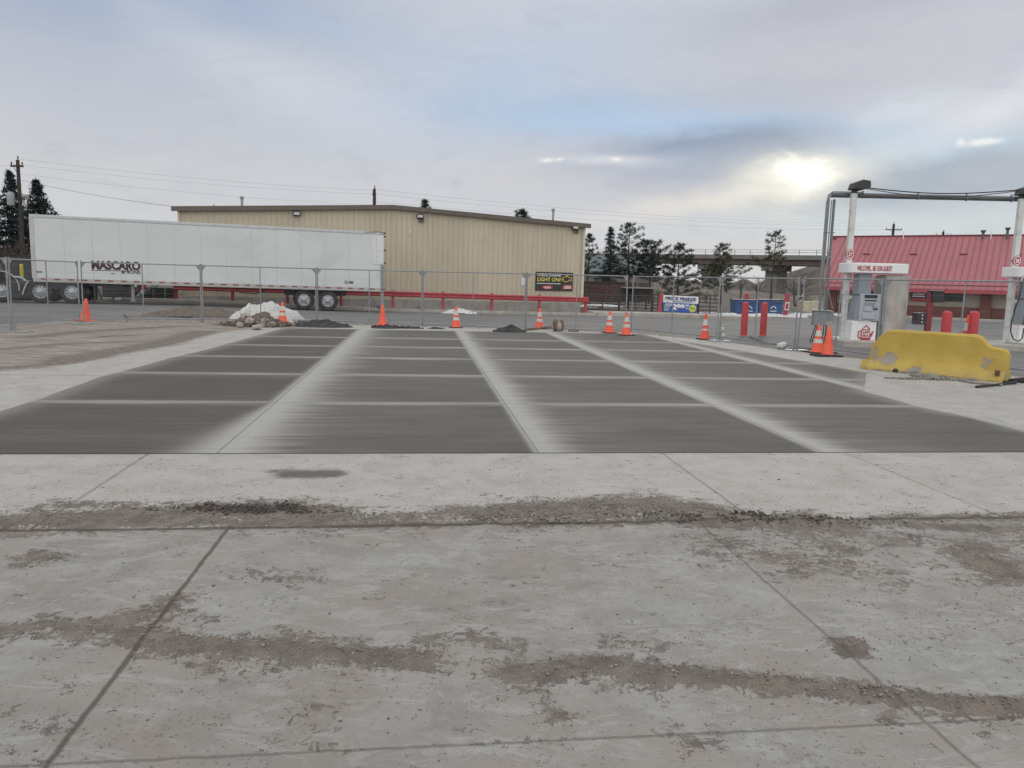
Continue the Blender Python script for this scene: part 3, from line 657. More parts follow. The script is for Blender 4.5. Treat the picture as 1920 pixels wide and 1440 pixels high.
# ------------------------------------------------------------------ red guardrail
def rail_pt(u):                       # a line 1.15 m in front of the wall
    nrm = Vector((-math.sin(ang_w), math.cos(ang_w), 0)); o_ = Vector((WL.x, WL.y, 0)) - nrm * 1.15; d = ray(u, 575); t = (o_ - CAM).dot(nrm) / d.dot(nrm); return CAM + d * t
a0, a1 = rail_pt(331), rail_pt(1098)
ga = math.atan2(a1.y - a0.y, a1.x - a0.x); GL = (Vector(a1) - Vector(a0)).xy.length
def rail_z(u, v): p = rail_pt(u); return A(u, v, p.y).z
RZ0, RZ1 = rail_z(331, 566), rail_z(1098, 587)
print('rail z', RZ0, RZ1, 'ground', gzf(a0.x, a0.y), gzf(a1.x, a1.y))
gr_t = thing('guardrail', 'long red steel guardrail on posts in front of the tan building', 'guardrail', (a0.x, a0.y, 0), ga)
def gxz(i_): s__ = GL * i_ / 8; return s__, RZ0 + (RZ1 - RZ0) * i_ / 8
mb = MB(); wprof = [(0, -.155), (-.02, -.15), (-.08, -.09), (-.02, -.03), (-.02, .03), (-.08, .09), (-.02, .15), (0, .155)]
rows = [(-.12,) + (gxz(0)[1],)] + [(gxz(i_)[0], gxz(i_)[1]) for i_ in range(1, 8)] + [(GL + .15, gxz(8)[1])]
vs = []
for s__, z in rows: vs += [(s__, a - .1, z + .80 + b) for a, b in wprof]
mb.add(vs, [(i_ * 8 + j, i_ * 8 + j + 1, (i_ + 1) * 8 + j + 1, (i_ + 1) * 8 + j) for i_ in range(8) for j in range(7)])
o = mb.build('beam', redp, gr_t); so = o.modifiers.new('s', 'SOLIDIFY'); so.thickness = .012
MB().box((GL / 2, .02, (rows[0][1] + rows[-1][1]) / 2 + .93), (GL, .08, .05), ry=-math.atan2(rows[-1][1] - rows[0][1], GL)).build('top_rail', redp, gr_t)
for i_ in range(9):
    s__, z = gxz(i_)
    MB().box((s__, .02, z + .5), (.16, .14, 1.04 if i_ in (5, 6, 7) else .98)).build('post', redp, gr_t)

# ------------------------------------------------------------------ semi trailer
TA = A(55, 402, 35.6); TB = A(719, 436, 40.2)
ta = math.atan2(TB.y - TA.y, TB.x - TA.x); TL = (TB - TA).xy.length
# 2D frame: x along trailer side from its nose to its tail, z follows its own slight pitch
tzA, tzB = TA.z, TB.z
print('trailer L %.2f zA %.2f zB %.2f' % (TL, tzA, tzB))
tr = thing('semi_trailer', 'long white box semi trailer with brown lettering parked before the tan building', 'trailer', (TA.x, TA.y, 0), ta)
tp = math.atan2(tzB - tzA, TL)
TM = Matrix.Rotation(-ta, 3, 'Z')
def ontr(u, v, off=0):
    nrm = Vector((-math.sin(ta), math.cos(ta), 0)); o_ = Vector((TA.x, TA.y, 0)) + nrm * off; d = ray(u, v); t = (o_ - CAM).dot(nrm) / d.dot(nrm)
    p = TM @ (CAM + d * t - Vector((TA.x, TA.y, 0))); return p.x, p.z
def zt(x): return tzA + (tzB - tzA) * x / TL           # roof edge height
BH = 2.86; TW = 2.55
mb = MB(); vs = []
for x in (0, TL):
    for y in (0, TW):
        for dz in (0, -BH): vs.append((x, y, zt(x) + dz))
mb.add(vs, [(0, 1, 3, 2), (4, 6, 7, 5), (0, 4, 5, 1), (2, 3, 7, 6), (0, 2, 6, 4), (1, 5, 7, 3)]); mb.build('box_body', white, tr, bevel=.02)
np_ = 13; w_p = mat('trailer side sheet', (.60, .625, .625), .38, .04, .5, dirt=(.45, .44, .41), dscale=.6, damt=.3, stretch=(.6, 1, 1))
mb = MB()
for i_ in range(np_):
    xa = .18 + i_ * (TL - .75) / np_; xb = .18 + (i_ + 1) * (TL - .75) / np_ - .012
    mb.add([(xa, -.006, zt(xa) - .13), (xb, -.006, zt(xb) - .13), (xb, -.006, zt(xb) - BH + .02), (xa, -.006, zt(xa) - BH + .02)], [(0, 1, 2, 3)])
mb.build('side_panel', w_p, tr)
mb = MB()
for i_ in range(1, np_):
    xa = .18 + i_ * (TL - .75) / np_ - .006
    mb.add([(xa - .02, -.008, zt(xa) - .13), (xa + .02, -.008, zt(xa) - .13), (xa + .02, -.008, zt(xa) - BH + .02), (xa - .02, -.008, zt(xa) - BH + .02)], [(0, 1, 2, 3)])
mb.build('seam_strips', mat('seam', (.535, .555, .555), .4, .05), tr)
def slab(name, m, x0_, x1_, za, zb, y0_, y1_, b=0):    # strip that follows the roof line
    mb = MB(); vs = []
    for x in (x0_, x1_):
        for y in (y0_, y1_):
            for dz in (za, zb): vs.append((x, y, zt(x) + dz))
    mb.add(vs, [(0, 1, 3, 2), (4, 6, 7, 5), (0, 4, 5, 1), (2, 3, 7, 6), (0, 2, 6, 4), (1, 5, 7, 3)]); return mb.build(name, m, tr, bevel=b)
slab('top_rail', alum, -.02, TL + .02, -.11, .02, -.025, .05, .01)
slab('bottom_rail', mat('rail grey', (.42, .41, .39), .5, .1, 4, dirt=(.28, .25, .22)), .0, TL - .1, -BH - .17, -BH + .01, -.02, .06, .005)
slab('corner_post', mat('nose post', (.5, .47, .44), .5), -.03, .14, -BH, -.1, -.02, .1)
slab('rear_hinge_plate', mat('plate white', (.66, .67, .66), .45, .05), TL - .58, TL + .01, -1.62, -.14, -.02, .02)
slab('rear_post', galv, TL - .14, TL + .03, -BH - .2, -1.62, -.03, .1)
slab('rear_post', galv, TL - .14, TL + .03, -BH - 1.05, -BH - .2, .02, .12)
mb = MB()
for z in (-.35, -.65, -.95, -1.25, -1.5): MB().lathe([(.025, -.03), (.02, -.018)], (TL - .35, 0, zt(TL) + z), 8, 'Y').build('rivet', galv, tr)
for z in (-.03, -.2, -.9, -1.55): MB().box((TL + .06, .02, zt(TL) + z), (.14, .06, .07), ry=R(25)).build('door_hinge', darksteel, tr)
MB().path([(TL - .9, -.02, zt(TL) - .02), (TL - .2, -.03, zt(TL) + .02), (TL + .05, -.02, zt(TL) - .03), (TL - .1, -.02, zt(TL) - .09)], .018).build('marker_wiring', darksteel, tr)
rt = mat('red reflective tape', (.26, .03, .04), .5); mb = MB(); mw = MB()
for i_ in range(29):
    x = .45 + i_ * .555
    MB().box((x, -.027, zt(x) - BH - .035), (.24, .008, .055), ry=-tp).build('red_tape', rt, tr)
# lettering
x, z = ontr(172, 504); x2, z2 = ontr(263, 487.5)
for bold, m, off in ((.05, inkbrown, -.014),):
    text('MASCARO', 'lettering', m, tr, (x, off, z - .03), .42, x2 - x, bold=bold, ry=0)
xl, zl = ontr(171, 506.5); MB().box((xl + .62, -.014, zl), (1.25, .008, .025)).box((xl + 1.45, -.014, zl - .02), (.4, .008, .025)).build('lettering_rule', inkbrown, tr)
xs_, zs_ = ontr(228, 512); text('& SONS', 'lettering', inkbrown, tr, (xs_, -.014, zs_ - .02), .16, .82, bold=.02)
xs_, zs_ = ontr(646, 531.5); text('531486', 'unit_number', inkblack, tr, (xs_, -.014, zs_ - .01), .16, .44, bold=.015)
xs_, zs_ = ontr(64, 509.5); MB().box((xs_ + .16, -.014, zs_), (.34, .008, .06)).build('maker_badge', mat('badge grey', (.12, .12, .12)), tr)
xs_, zs_ = ontr(208, 513); MB().box((xs_ + .1, -.014, zs_), (.18, .008, .03)).build('badge_strip', mat('badge grey', (.12, .12, .12)), tr)
# underframe + suspension
mb = MB(); 
for x in np.arange(1.2, TL - .3, .6): mb.box((x, TW / 2, zt(x) - BH - .1), (.08, TW - .15, .12))
mb.build('cross_members', darksteel, tr)
xw = [ontr(570, 560)[0], ontr(615, 560)[0]]
xs0 = (xw[0] + xw[1]) / 2
MB().box((xs0, .75, zt(xs0) - BH - .32), (3.1, .12, .3)).box((xs0, 1.8, zt(xs0) - BH - .32), (3.1, .12, .3)).box((xs0, 1.28, zt(xs0) - BH - .2), (2.9, 1.0, .1)).build('slider_frame', black, tr)
def wheel(parent, x, z, y0, r=.51, rim='alu', name='wheel', outer=1):
    wl = MB(); prof_t = [(r * .60, 0), (r * .72, -.03), (r * .93, -.02), (r, .035), (r, .25), (r * .93, .29), (r * .6, .27)]
    wo = wl.lathe(prof_t, (x, y0, z), 36, 'Y', cap=False).build(name, rubber, parent, smooth='auto')
    mb = MB(); mb.lathe([(r * .62, .0), (r * .585, .0), (r * .56, .035), (r * .5, .07), (r * .30, .05), (r * .26, .02), (r * .18, .015), (r * .16, -.05), (r * .10, -.075), (0.001, -.08)], (x, y0, z), 28, 'Y', cap=False)
    mb.lathe([(r * .62, .0), (r * .62, .2)], (x, y0, z), 28, 'Y', cap=False)
    mb.build('rim', chrome, wo, smooth='auto')
    mh = MB()
    for a in range(10 if rim == 'alu' else 5):
        t = 2 * math.pi * a / (10 if rim == 'alu' else 5) + .3; rr = r * .43
        mh.lathe([(r * .05, .0), (r * .05, .02)], (x + rr * math.cos(t), y0 + .032, z + rr * math.sin(t)), 10, 'Y')
    for a in range(10):
        t = 2 * math.pi * a / 10; rr = r * .22
        if rim != 'alu': mh.lathe([(r * .03, -.01), (r * .03, .02)], (x + rr * math.cos(t), y0 + .02, z + rr * math.sin(t)), 8, 'Y')
    mh.build('hand_holes', black, wo); return wo
for x in xw:
    gzl = gzf(*(Vector((TA.x, TA.y)) + Vector((math.cos(ta), math.sin(ta))) * x))
    wheel(tr, x, gzl + .51, .06, rim='steel'); wheel(tr, x, gzl + .51, TW - .35, rim='steel')
    MB().tube((x, .2, gzl + .51), (x, TW - .2, gzl + .51), .07).build('axle', black, tr)
    MB().tube((x + .1, .75, gzl + .5), (x + .1, .75, zt(x) - BH - .2), .14, n=12).build('air_bag', rubber, tr)
MB().box((xs0 - 1.35, .12, zt(xs0) - BH - .45), (.04, .5, .5)).box((xs0 + 1.3, .12, zt(xs0) - BH - .35), (.04, .5, .3)).build('mud_flap', rubber, tr)
xb = ontr(716, 560)[0]; MB().box((TL - .03, 1.28, zt(TL) - BH - 1.03), (.1, 2.3, .12)).path([(TL - 1.0, .5, zt(TL) - BH - .15), (TL - .08, .5, zt(TL) - BH - .9)], .035).build('rear_bumper', galv, tr)
xlg = ontr(246, 540)[0]
mb = MB()
for y in (.45, 2.1): mb.box((xlg, y, zt(xlg) - BH - .55), (.14, .14, .85)); mb.box((xlg, y, zt(xlg) - BH - .97), (.26, .26, .03)); mb.path([(xlg + .1, y, zt(xlg) - BH - .75), (xlg + 1.0, y, zt(xlg) - BH - .15)], .035, 4)
mb.box((xlg, 1.28, zt(xlg) - BH - .5), (.08, 1.7, .08)); mb.build('landing_gear', galv, tr)
MB().path([(ontr(440, 545)[0], .3, zt(9) - BH - .2), (ontr(450, 545)[0], .3, zt(9) - BH - .42), (ontr(480, 545)[0], .3, zt(10) - BH - .45), (ontr(500, 545)[0], .3, zt(10) - BH - .25)], .025).build('air_line', rubber, tr)
slab('aero_bracket', darksteel, ontr(165, 530)[0], ontr(230, 530)[0], -BH - .3, -BH - .17, .2, 1.9)

# ------------------------------------------------------------------ black truck tractor under the trailer nose
tk = thing('truck_tractor', 'black low truck tractor with polished wheels hitched under the trailer nose', 'truck', (TA.x, TA.y, 0), ta)
gl = lambda x: gzf(*(Vector((TA.x, TA.y)) + Vector((math.cos(ta), math.sin(ta))) * x))
xd = [ontr(75, 548)[0], ontr(134.5, 548)[0]]
for x in xd:
    wheel(tk, x, gl(x) + .52, .02, .52); wheel(tk, x, gl(x) + .52, TW - .35, .52)
    MB().tube((x, .2, gl(x) + .52), (x, TW - .2, gl(x) + .52), .09).build('axle', black, tk)
MB().box((xd[0] - .2, .8, .95), (7.6, .12, .28)).box((xd[0] - .2, 1.75, .95), (7.6, .12, .28)).box((xd[0] + .8, 1.28, 1.13), (1.3, 1.0, .12)).build('frame_rails', black, tk)
MB().box(((xd[0] + xd[1]) / 2, .35, .9), (1.0, .5, .5)).box((xd[1] + .95, .3, .55), (.05, .6, .7)).build('suspension_box', black, tk)
xm = ontr(48, 540)[0]
mb = MB(); pts = []
for a in range(9):
    t = R(12 + a * 9); pts.append((xm + .45 - .75 * math.sin(t) * .6, -.02, .58 + .8 * (1 - a / 8.)))
mq = [(ontr(53, 527)[0], 1.42), (ontr(50, 531)[0], 1.30), (ontr(47, 538)[0], 1.0), (ontr(44.5, 545)[0], .75), (ontr(43, 552)[0], .5)]
MB().path([(a, .0, b) for a, b in [ontr(53.5, 527), ontr(50, 532), ontr(47, 538), ontr(44.5, 545), ontr(42.5, 552)]], .035, 6).build('mud_flap_strip', chrome, tk)
a, b = ontr(35, 530)
MB().box((a, .35, b - .35), (1.0, .6, .95)).build('fuel_tank', black, tk, bevel=.15)
MB().path([(ontr(u, v)[0], .0, ontr(u, v)[1]) for u, v in ((26, 519.5), (33, 519.5), (40, 521), (45, 524), (49, 527))], .05, 6).build('step_fairing', chrome, tk)
xf, zf = ontr(1, 539)
wheel(tk, xf, gl(xf) + .53, .15, .50, name='wheel'); wheel(tk, xf, gl(xf) + .53, TW - .45, .50)
mb = MB(); pts = [(xf + .74 * math.cos(t), .12, zf + .74 * math.sin(t)) for t in [R(a) for a in range(-10, 191, 12)]]
for y in (.06, .16, .28, .4): mb.path([(a, y, c_) for a, _, c_ in pts], .05, 6)
mb.build('fender', black, tk, smooth='auto'); MB().path([(a, .03, c_) for a, _, c_ in pts], .03, 6).build('fender_trim', chrome, tk)
xc, zc = ontr(14, 487); xc -= .95
cab = [(xc + .15, .75), (xc + .12, zc - .55), (xc - .05, zc - .1), (xc - .3, zc), (xc - 2.3, zc), (xc - 2.9, zc - .65), (xc - 4.2, zc - .8), (xc - 4.3, .7)]
MB().prism(cab, .25, 2.3, 'XZ').build('cab', black, tk, bevel=.06)
MB().prism([(xc - .15, zc - .52), (xc - .25, zc - .14), (xc - 1.1, zc - .12), (xc - 1.1, zc - .52)], .235, .26, 'XZ').build('side_window', mat('cab glass', (.16, .19, .22), .1, .2, 2), tk)
MB().path([(xc - .02, .22, zc - .1), (xc + .1, .22, zc - .35), (xc + .14, .22, zc - .6)], .03).build('grab_rail', chrome, tk)
yb = A(40, 495, 41); pb = thing('yellow_post', 'yellow steel post standing behind the black tractor', 'bollard', (yb.x, yb.y, gzf(yb.x, yb.y)))
MB().lathe([(.09, 0), (.09, yb.z - .05), (.05, yb.z)], n=14).build('shaft', mat('yellow post paint', (.5, .42, .03), .5, .1), pb, smooth='auto')
# ------------------------------------------------------------------ temporary fence panels
def post_pt(u, v, z=None):
    p = G(u, v); return p
FP = [  # (u,v) base of left end, right end, top height left/right, label, group
    ((-140, 611), (19, 619), 'mesh fence panel at the far left edge, before the black tractor cab'),
    ((24, 618), (150, 603.5), 'mesh fence panel before the tractor drive wheels, running back to the lone orange cone'),
    ((157, 603), (378, 604), 'mesh fence panel over the brown trailer lettering and red and white sign'),
    ((381, 604), (593, 606), 'mesh fence panel behind the white sheeting pile'),
    ((596, 606), (790, 612), 'mesh fence panel right of the trailer wheels, across its tail'),
    ((793, 612), (983, 620), 'mesh fence panel before the plain tan wall, behind the snow heap'),
    ((986, 620), (1172, 625), 'mesh fence panel before the black wall banner'),
    ((1183, 622), (1344, 638), 'mesh fence panel before the blue and white price banner'),
    ((1349, 638), (1489, 656), 'mesh fence panel before the blue dumpsters and two red bollards'),
    ((1491, 656), None, 'mesh fence panel before the pump sign, left of the yellow barrier'),
    (None, None, 'mesh fence panel behind the yellow barrier at the right edge')]
FH = 1.86
EP = []
for a, b, lab in FP[:9]: EP.append((G(*a), G(*b), lab))
p = EP[8][1]; dirv = Vector((.55, -.835, 0)); p2 = p + dirv * 2.25 ; p3 = p2 + Vector((.06, -.06, 0)); p4 = p3 + Vector((.5, -.866, 0)) * 3.6
EP.append((p + Vector((.04, -.06, 0)), p2, FP[9][2])); EP.append((p3, p4, FP[10][2]))
for i_, (a, b, lab) in enumerate(EP):
    d = (b - a); L = d.xy.length; an = math.atan2(d.y, d.x)
    fp = thing('temporary_fence', lab, 'fence panel', (a.x, a.y, a.z), an, 'temporary mesh fence panels around the slab')
    zb = b.z - a.z; H = FH if i_ not in (7, 8, 9, 10) else 1.87
    zl = lambda x: zb * x / L
    lean = .0
    if i_ == 9: lean = .10
    MB().tube((0, 0, 0), (lean, 0, H), .021, n=8).build('end_post', galv, fp, smooth='auto')
    MB().tube((L, 0, zb), (L, 0, zb + H), .021, n=8).build('end_post', galv, fp, smooth='auto')
    MB().tube((L / 2, 0, zl(L / 2) + .1), (L / 2 + lean * .5, 0, zl(L / 2) + H - .06), .016, n=8).build('middle_post', galv, fp, smooth='auto')
    MB().tube((lean, 0, H - .05), (L, 0, zb + H - .05), .018, n=8).build('top_rail', galv, fp, smooth='auto')
    MB().tube((0, 0, .10), (L, 0, zb + .10), .018, n=8).build('bottom_rail', galv, fp, smooth='auto')
    MB().prism([(.02, H - .05), (.14, H - .05), (.02, H - .22)], -.004, .004).prism([(L - .02, zb + H - .05), (L - .14, zb + H - .05), (L - .02, zb + H - .22)], -.004, .004).build('gusset', galv, fp)
    mb = MB(); x = .06
    while x < L - .03: mb.tube((x, 0, zl(x) + .1), (x + lean * (1 - x / L), 0, zl(x) + H - .06), .0016, n=4, cap=False); x += .05
    for z in (.32, .60, .9, 1.2, 1.5): mb.tube((0, .003, z), (L, .003, zb + z), .0019, n=4, cap=False)
    mb.build('wire_mesh', wire, fp)
def plate(u, v, lab, r=.33, rot=0, round_=True):
    p = G(u, v); t = thing('fence_stand', lab, 'fence foot', (p.x, p.y, p.z), rot, 'steel feet of the fence')
    if round_: MB().lathe([(r, 0.002), (r, .02), (r * .95, .03), (.06, .035)], n=28).build('plate', galv, t, smooth='auto')
    else: MB().box((0, 0, .012), (r * 2.6, .3, .02)).build('plate', galv, t, bevel=.004)
    MB().tube((-.06, 0, .02), (-.06, 0, .3), .024).tube((.06, 0, .02), (.06, 0, .3), .024).build('spigots', galv, t, smooth='auto')
plate(153, 607, 'round steel fence foot by the lone orange cone at the left')
plate(24, 622, 'flat steel fence foot at the left edge', .34, 0, False)
plate(1347, 640, 'round steel fence foot under a white sandbag')
plate(1491, 657, 'flat steel fence foot left of the leaning cone pair', .25, .1, False)
for u, v, lab, s_ in ((1500, 557, 'grey clamp joining two fence panels above the flat foot', 1),):
    q_ = A(u, v, 19.3); cl = thing('fence_clamp', lab, 'clamp', q_); MB().box((0, -.03, 0), (.16, .06, .07)).build('clamp_body', galv, cl, bevel=.01); MB().box((0, -.07, -.02), (.05, .05, .05)).build('bolt', darksteel, cl)

# ------------------------------------------------------------------ cones
def make_cone(name, label, loc, h=.70, stripes=2, m=orange, rz=0, base=True, w0=.15, low=False):
    t = thing(name, label, 'traffic cone', loc, rz, 'orange traffic cones along the fence')
    def rad(z): return w0 * (1 - (z - .03) / (h - .03)) + .028 * (z / h)
    MB().lathe([(rad(.03) + .015, .03), (rad(.05), .05), (rad(h * .5), h * .5), (rad(h - .01), h - .01), (.02, h), (.005, h)], n=24).build('body', m, t, smooth='auto')
    MB().box((0, 0, .016), (.40, .40, .032)).build('base', rubber if base else m, t, bevel=.012)
    if stripes:
        for z0, z1 in (((.60, .80), (.36, .50)) if not low else ((.55, .78), (.36, .42)))[:stripes]:
            MB().lathe([(rad(z0 * h) + .003, z0 * h), (rad(z1 * h) + .003, z1 * h)], n=24, cap=False).build('collar', reflect, t, smooth='auto')
    return t
C1 = make_cone('traffic_cone', 'striped orange cone right of the white sheeting pile', G(530, 606), base=False)
for u, v, lab, rz in ((855, 614.5, 'striped orange cone before the snow heap and plain tan wall', .3), (1011, 617, 'striped orange cone beside the rusty pipe', .1), (1142, 624.5, 'left striped cone of the close pair before the price banner', .2),
                  (1174, 629, 'right striped cone of the close pair before the price banner', .5), (1532, 662, 'striped orange cone leaning on the electrical box legs, left of a plain cone', .2)):
    dup(C1, G(u, v), rz, lab)
# the copies share the dark base
bm_ = None
for o in list(bpy.data.objects):
    if o.name.startswith('base') and o.parent is not None and o.parent != C1 and o.parent.name.startswith('traffic_cone'):
        if bm_ is None: bm_ = o.data.copy(); bm_.materials.clear(); bm_.materials.append(rubber)
        o.data = bm_
C2 = make_cone('traffic_cone', 'plain orange cone behind a dark dirt pile under the trailer tail', G(717, 610), .70, 0, orange, base=False, w0=.14)
C2b = dup(C2, G(160, 601.5), .3, 'plain orange cone leaning behind the left fence corner'); C2b.rotation_euler = (0, R(4), .3); C2b.scale = (1.2, 1.2, 1)
dup(C2, G(1551, 667), .4, 'plain orange cone right of a striped cone, on a dark foot')
make_cone('traffic_cone', 'red striped cone with wide red lower bands by the round fence foot', G(1321, 636.5), .76, 2, orange2, .2, True, .13, True)
pp = Vector(A(1815, 600, 19.9)); make_cone('traffic_cone', 'faded cone with a cream band behind the yellow barrier', (pp.x, pp.y, 0), 1.0, 2, orange2, 0, True, .17)
MB().box((0, 0, .02), (.62, .42, .04)).build('cone_foot', rubber, None, loc=G(1549, 668), rz=.1)
tag(bpy.data.objects['cone_foot'], 'flat black rubber slab under the plain cone', 'rubber base')

# ------------------------------------------------------------------ mounds
def mound(name, lab, cat, c_, rx, ry, h, m, seed, rz=0, rough=.35, n=48, flat=1.0):
    t = np.linspace(-1, 1, n); xx, yy = np.meshgrid(t, t); r = np.sqrt(xx ** 2 + yy ** 2)
    nz = fbm(xx * 2.2 + 9 + seed, yy * 2.2 + seed * 3, 5, seed); n2 = fbm(xx * 7 + seed, yy * 7, 4, seed + 5)
    rr = r * (1 + .5 * (fbm(xx * 1.6 + 5, yy * 1.6 + seed, 3, seed + 9) - .5))
    z = h * np.clip(1 - rr ** 1.5, 0, 1) ** flat * (1 + rough * 2.6 * (nz - .5)) + h * rough * 1.3 * (n2 - .5) * np.clip(1.2 - rr, 0, 1) + h * rough * .5 * (fbm(xx * 16 + seed, yy * 16, 3, seed + 6) - .5)
    z = np.where(rr > 1, -.06, z)
    mb = MB(); vs = [(a * rx, b * ry, c2) for a, b, c2 in zip(xx.ravel(), yy.ravel(), z.ravel())]
    mb.add(vs, [(j * n + i_, j * n + i_ + 1, (j + 1) * n + i_ + 1, (j + 1) * n + i_) for j in range(n - 1) for i_ in range(n - 1)])
    o = mb.build(name, m, None, smooth=True, loc=(c_[0], c_[1], gzf(c_[0], c_[1]) - .01), rz=rz); return tag(o, lab, cat)
def rock(name, lab, cat, p, s, m, seed, group=None, dz=.35):
    r_ = random.Random(seed); mb = MB(); n, L = 12, 8; vs = []
    for i_ in range(L + 1):
        ph = math.pi * i_ / L
        for j in range(n):
            th = 2 * math.pi * j / n; d = Vector((math.sin(ph) * math.cos(th), math.sin(ph) * math.sin(th), math.cos(ph)))
            k_ = 1 + .22 * math.sin(3 * th + seed) * math.sin(ph) + r_.uniform(-.09, .09) if 0 < i_ < L else 1
            k_ = min(k_, .95 / max(abs(d.x), abs(d.y), abs(d.z), .1) * .95)
            vs.append((d.x * k_ * s[0], d.y * k_ * s[1], d.z * k_ * s[2]))
    mb.add(vs, [(i_ * n + j, i_ * n + (j + 1) % n, (i_ + 1) * n + (j + 1) % n, (i_ + 1) * n + j) for i_ in range(L) for j in range(n)])
    o = mb.build(name, m, None, loc=(p[0], p[1], p[2] + s[2] * dz), rz=r_.uniform(0, 3)); o.rotation_euler[0] = r_.uniform(-.3, .3); return tag(o, lab, cat, group)
g_ = lambda u, v: G(u, v)
p = G(455, 590); mound('gravel_mound', 'low brown gravel mound beyond the fence left of the white sheeting', 'dirt mound', G(368, 592).xy, 2.0, 1.3, .36, earth, 3, 0, .2)
p = G(478, 612); mound('dirt_pile', 'brown dirt pile with broken concrete before the white sheeting', 'dirt pile', (p.x + .02, p.y + .35), .98, .62, .34, earth, 5, .1, .8)
mound('dirt_pile', 'flat brown dirt spill left of the rubble pile', 'dirt pile', G(445, 610).xy, .9, .4, .1, earth, 8, .0, .6)
mound('dirt_pile', 'flat brown dirt spill right of the rubble pile', 'dirt pile', G(534, 613).xy, .7, .25, .04, earth, 9, .0, .6)
p = G(603, 613); mound('asphalt_pile', 'dark asphalt crumbs heaped below the trailer wheels', 'rubble pile', (p.x, p.y + .1), .95, .5, .17, asph, 12, .0, .7)
p = G(722, 616); mound('asphalt_pile', 'low dark crumb pile before the plain orange cone', 'rubble pile', (p.x, p.y + .1), .48, .26, .08, asph, 14, .0, .8)
p = G(765, 616); mound('asphalt_pile', 'thin dark crumb scatter left of the snow heap', 'rubble pile', (p.x, p.y + .1), .42, .2, .07, asph, 15, .0, .8)
p = G(818, 617); mound('asphalt_pile', 'faint dark crumb scatter left of a fence post before the tan wall', 'rubble pile', (p.x, p.y + .1), .35, .15, .05, asph, 16, .0, .8)
p = G(955, 623); mound('asphalt_pile', 'lumpy dark crumb pile left of the rusty pipe', 'rubble pile', (p.x, p.y + .1), .55, .32, .15, asph, 18, .0, .9)
def clods(cx, cy, rx, ry, n_, s0, m, seed, name, lab, cat, zt_=.2):
    r_ = random.Random(seed); mb = MB()
    for _ in range(n_):
        a = r_.uniform(0, 6.28); q_ = math.sqrt(r_.random()); x = cx + rx * q_ * math.cos(a); y = cy + ry * q_ * math.sin(a); s = s0 * r_.uniform(.4, 1.3)
        z = gzf(x, y) + zt_ * (1 - q_) * r_.uniform(.6, 1.1) + s * .2
        mb.box((x, y, z), (s * r_.uniform(.7, 1.5), s * r_.uniform(.7, 1.4), s * r_.uniform(.5, 1)), r_.uniform(0, 3), r_.uniform(-.7, .7), r_.uniform(-.7, .7))
    o = mb.build(name, m); o['kind'] = 'stuff'; return tag(o, lab, cat)
for (u, v, rx, ry, n_, z_) in ((603, 612, .9, .42, 260, .17), (722, 615, .5, .25, 90, .08), (765, 616, .45, .2, 50, .05), (955, 622, .5, .28, 150, .16)):
    p = G(u, v); clods(p.x, p.y + .1, rx, ry, n_, .055, asph, u, 'asphalt_crumbs', 'loose dark asphalt crumbs', 'rubble', z_)
p = G(478, 612); clods(p.x + .1, p.y - .05, .8, .3, 60, .10, stone, 44, 'stone_rubble', 'broken tan stones on the dirt pile front', 'rubble', .25)
clods(p.x, p.y + .2, 1.1, .6, 260, .09, earth, 4, 'earth_clods', 'loose brown earth clods', 'rubble', .30)
for q_, (u, v, s, lab) in enumerate(((463, 602, (.20, .14, .17), 'tan broken slab chunk standing at the pile left'), (470, 606, (.17, .13, .10), 'flat tan chunk on the pile front'), (497, 605, (.21, .15, .17), 'pale rounded boulder at the pile foot'),
                             (484, 611, (.24, .14, .08), 'flat pale slab piece lying lowest at the pile foot'), (487, 599, (.07, .07, .13), 'narrow upright pale shard in the pile middle'), (451, 607, (.14, .1, .09), 'small tan lump at the left pile foot'))):
    p = G(u, v + 7); rock('rubble_chunk', lab, 'rubble', (p.x, p.y - .05, .05 if q_ not in (1, 4, 0) else .16), s, mat('broken concrete', (.36, .33, .295), .9, .2, 6, .5, 40), 30 + q_, 'concrete chunks in the dirt pile')
# sheeting draped over a heap
p = G(484, 605); n = 60; t = np.linspace(-1, 1, n); xx, yy = np.meshgrid(t, t)
hh_ = np.interp(xx, [-1, -.93, -.8, -.62, -.5, -.3, 0, .2, .34, .5, .8, .93, 1], [.02, .26, .36, .62, .60, .60, .66, .74, .66, .56, .44, .22, .03]) * np.clip(1 - np.abs(yy) ** 2.2, 0, 1) ** .6
hh_ = hh_ * (1 + .75 * (fbm(xx * 3.5 + 3, yy * 3, 5, 71) - .5)) + .10 * np.abs(fbm(xx * 5, yy * 5, 3, 74) - .5) + .05 * np.abs(np.sin(xx * 17 + 4 * fbm(xx * 2, yy * 2, 3, 72))) * (1 - np.abs(yy))
mb = MB(); mb.add([(a * 1.1 + .12 * (vnoise(np.array([b * 4.]), np.array([a * 3.]), 3)[0] - .5), b * .75, c_) for a, b, c_ in zip(xx.ravel(), yy.ravel(), (hh_ * .84).ravel())], [(j * n + i_, j * n + i_ + 1, (j + 1) * n + i_ + 1, (j + 1) * n + i_) for j in range(n - 1) for i_ in range(n - 1)])
o = mb.build('plastic_sheet', tarp, None, smooth=True, loc=(p.x, p.y + .95, -.02)); tag(o, 'crumpled white sheeting over a heap behind the rubble pile', 'tarpaulin'); so = o.modifiers.new('s', 'SOLIDIFY'); so.thickness = .01
mound('snow_heap', 'small white snow heap before the guardrail', 'snow heap', G(861, 587).xy, 1.0, .5, .24, snow, 21, .1, .4)
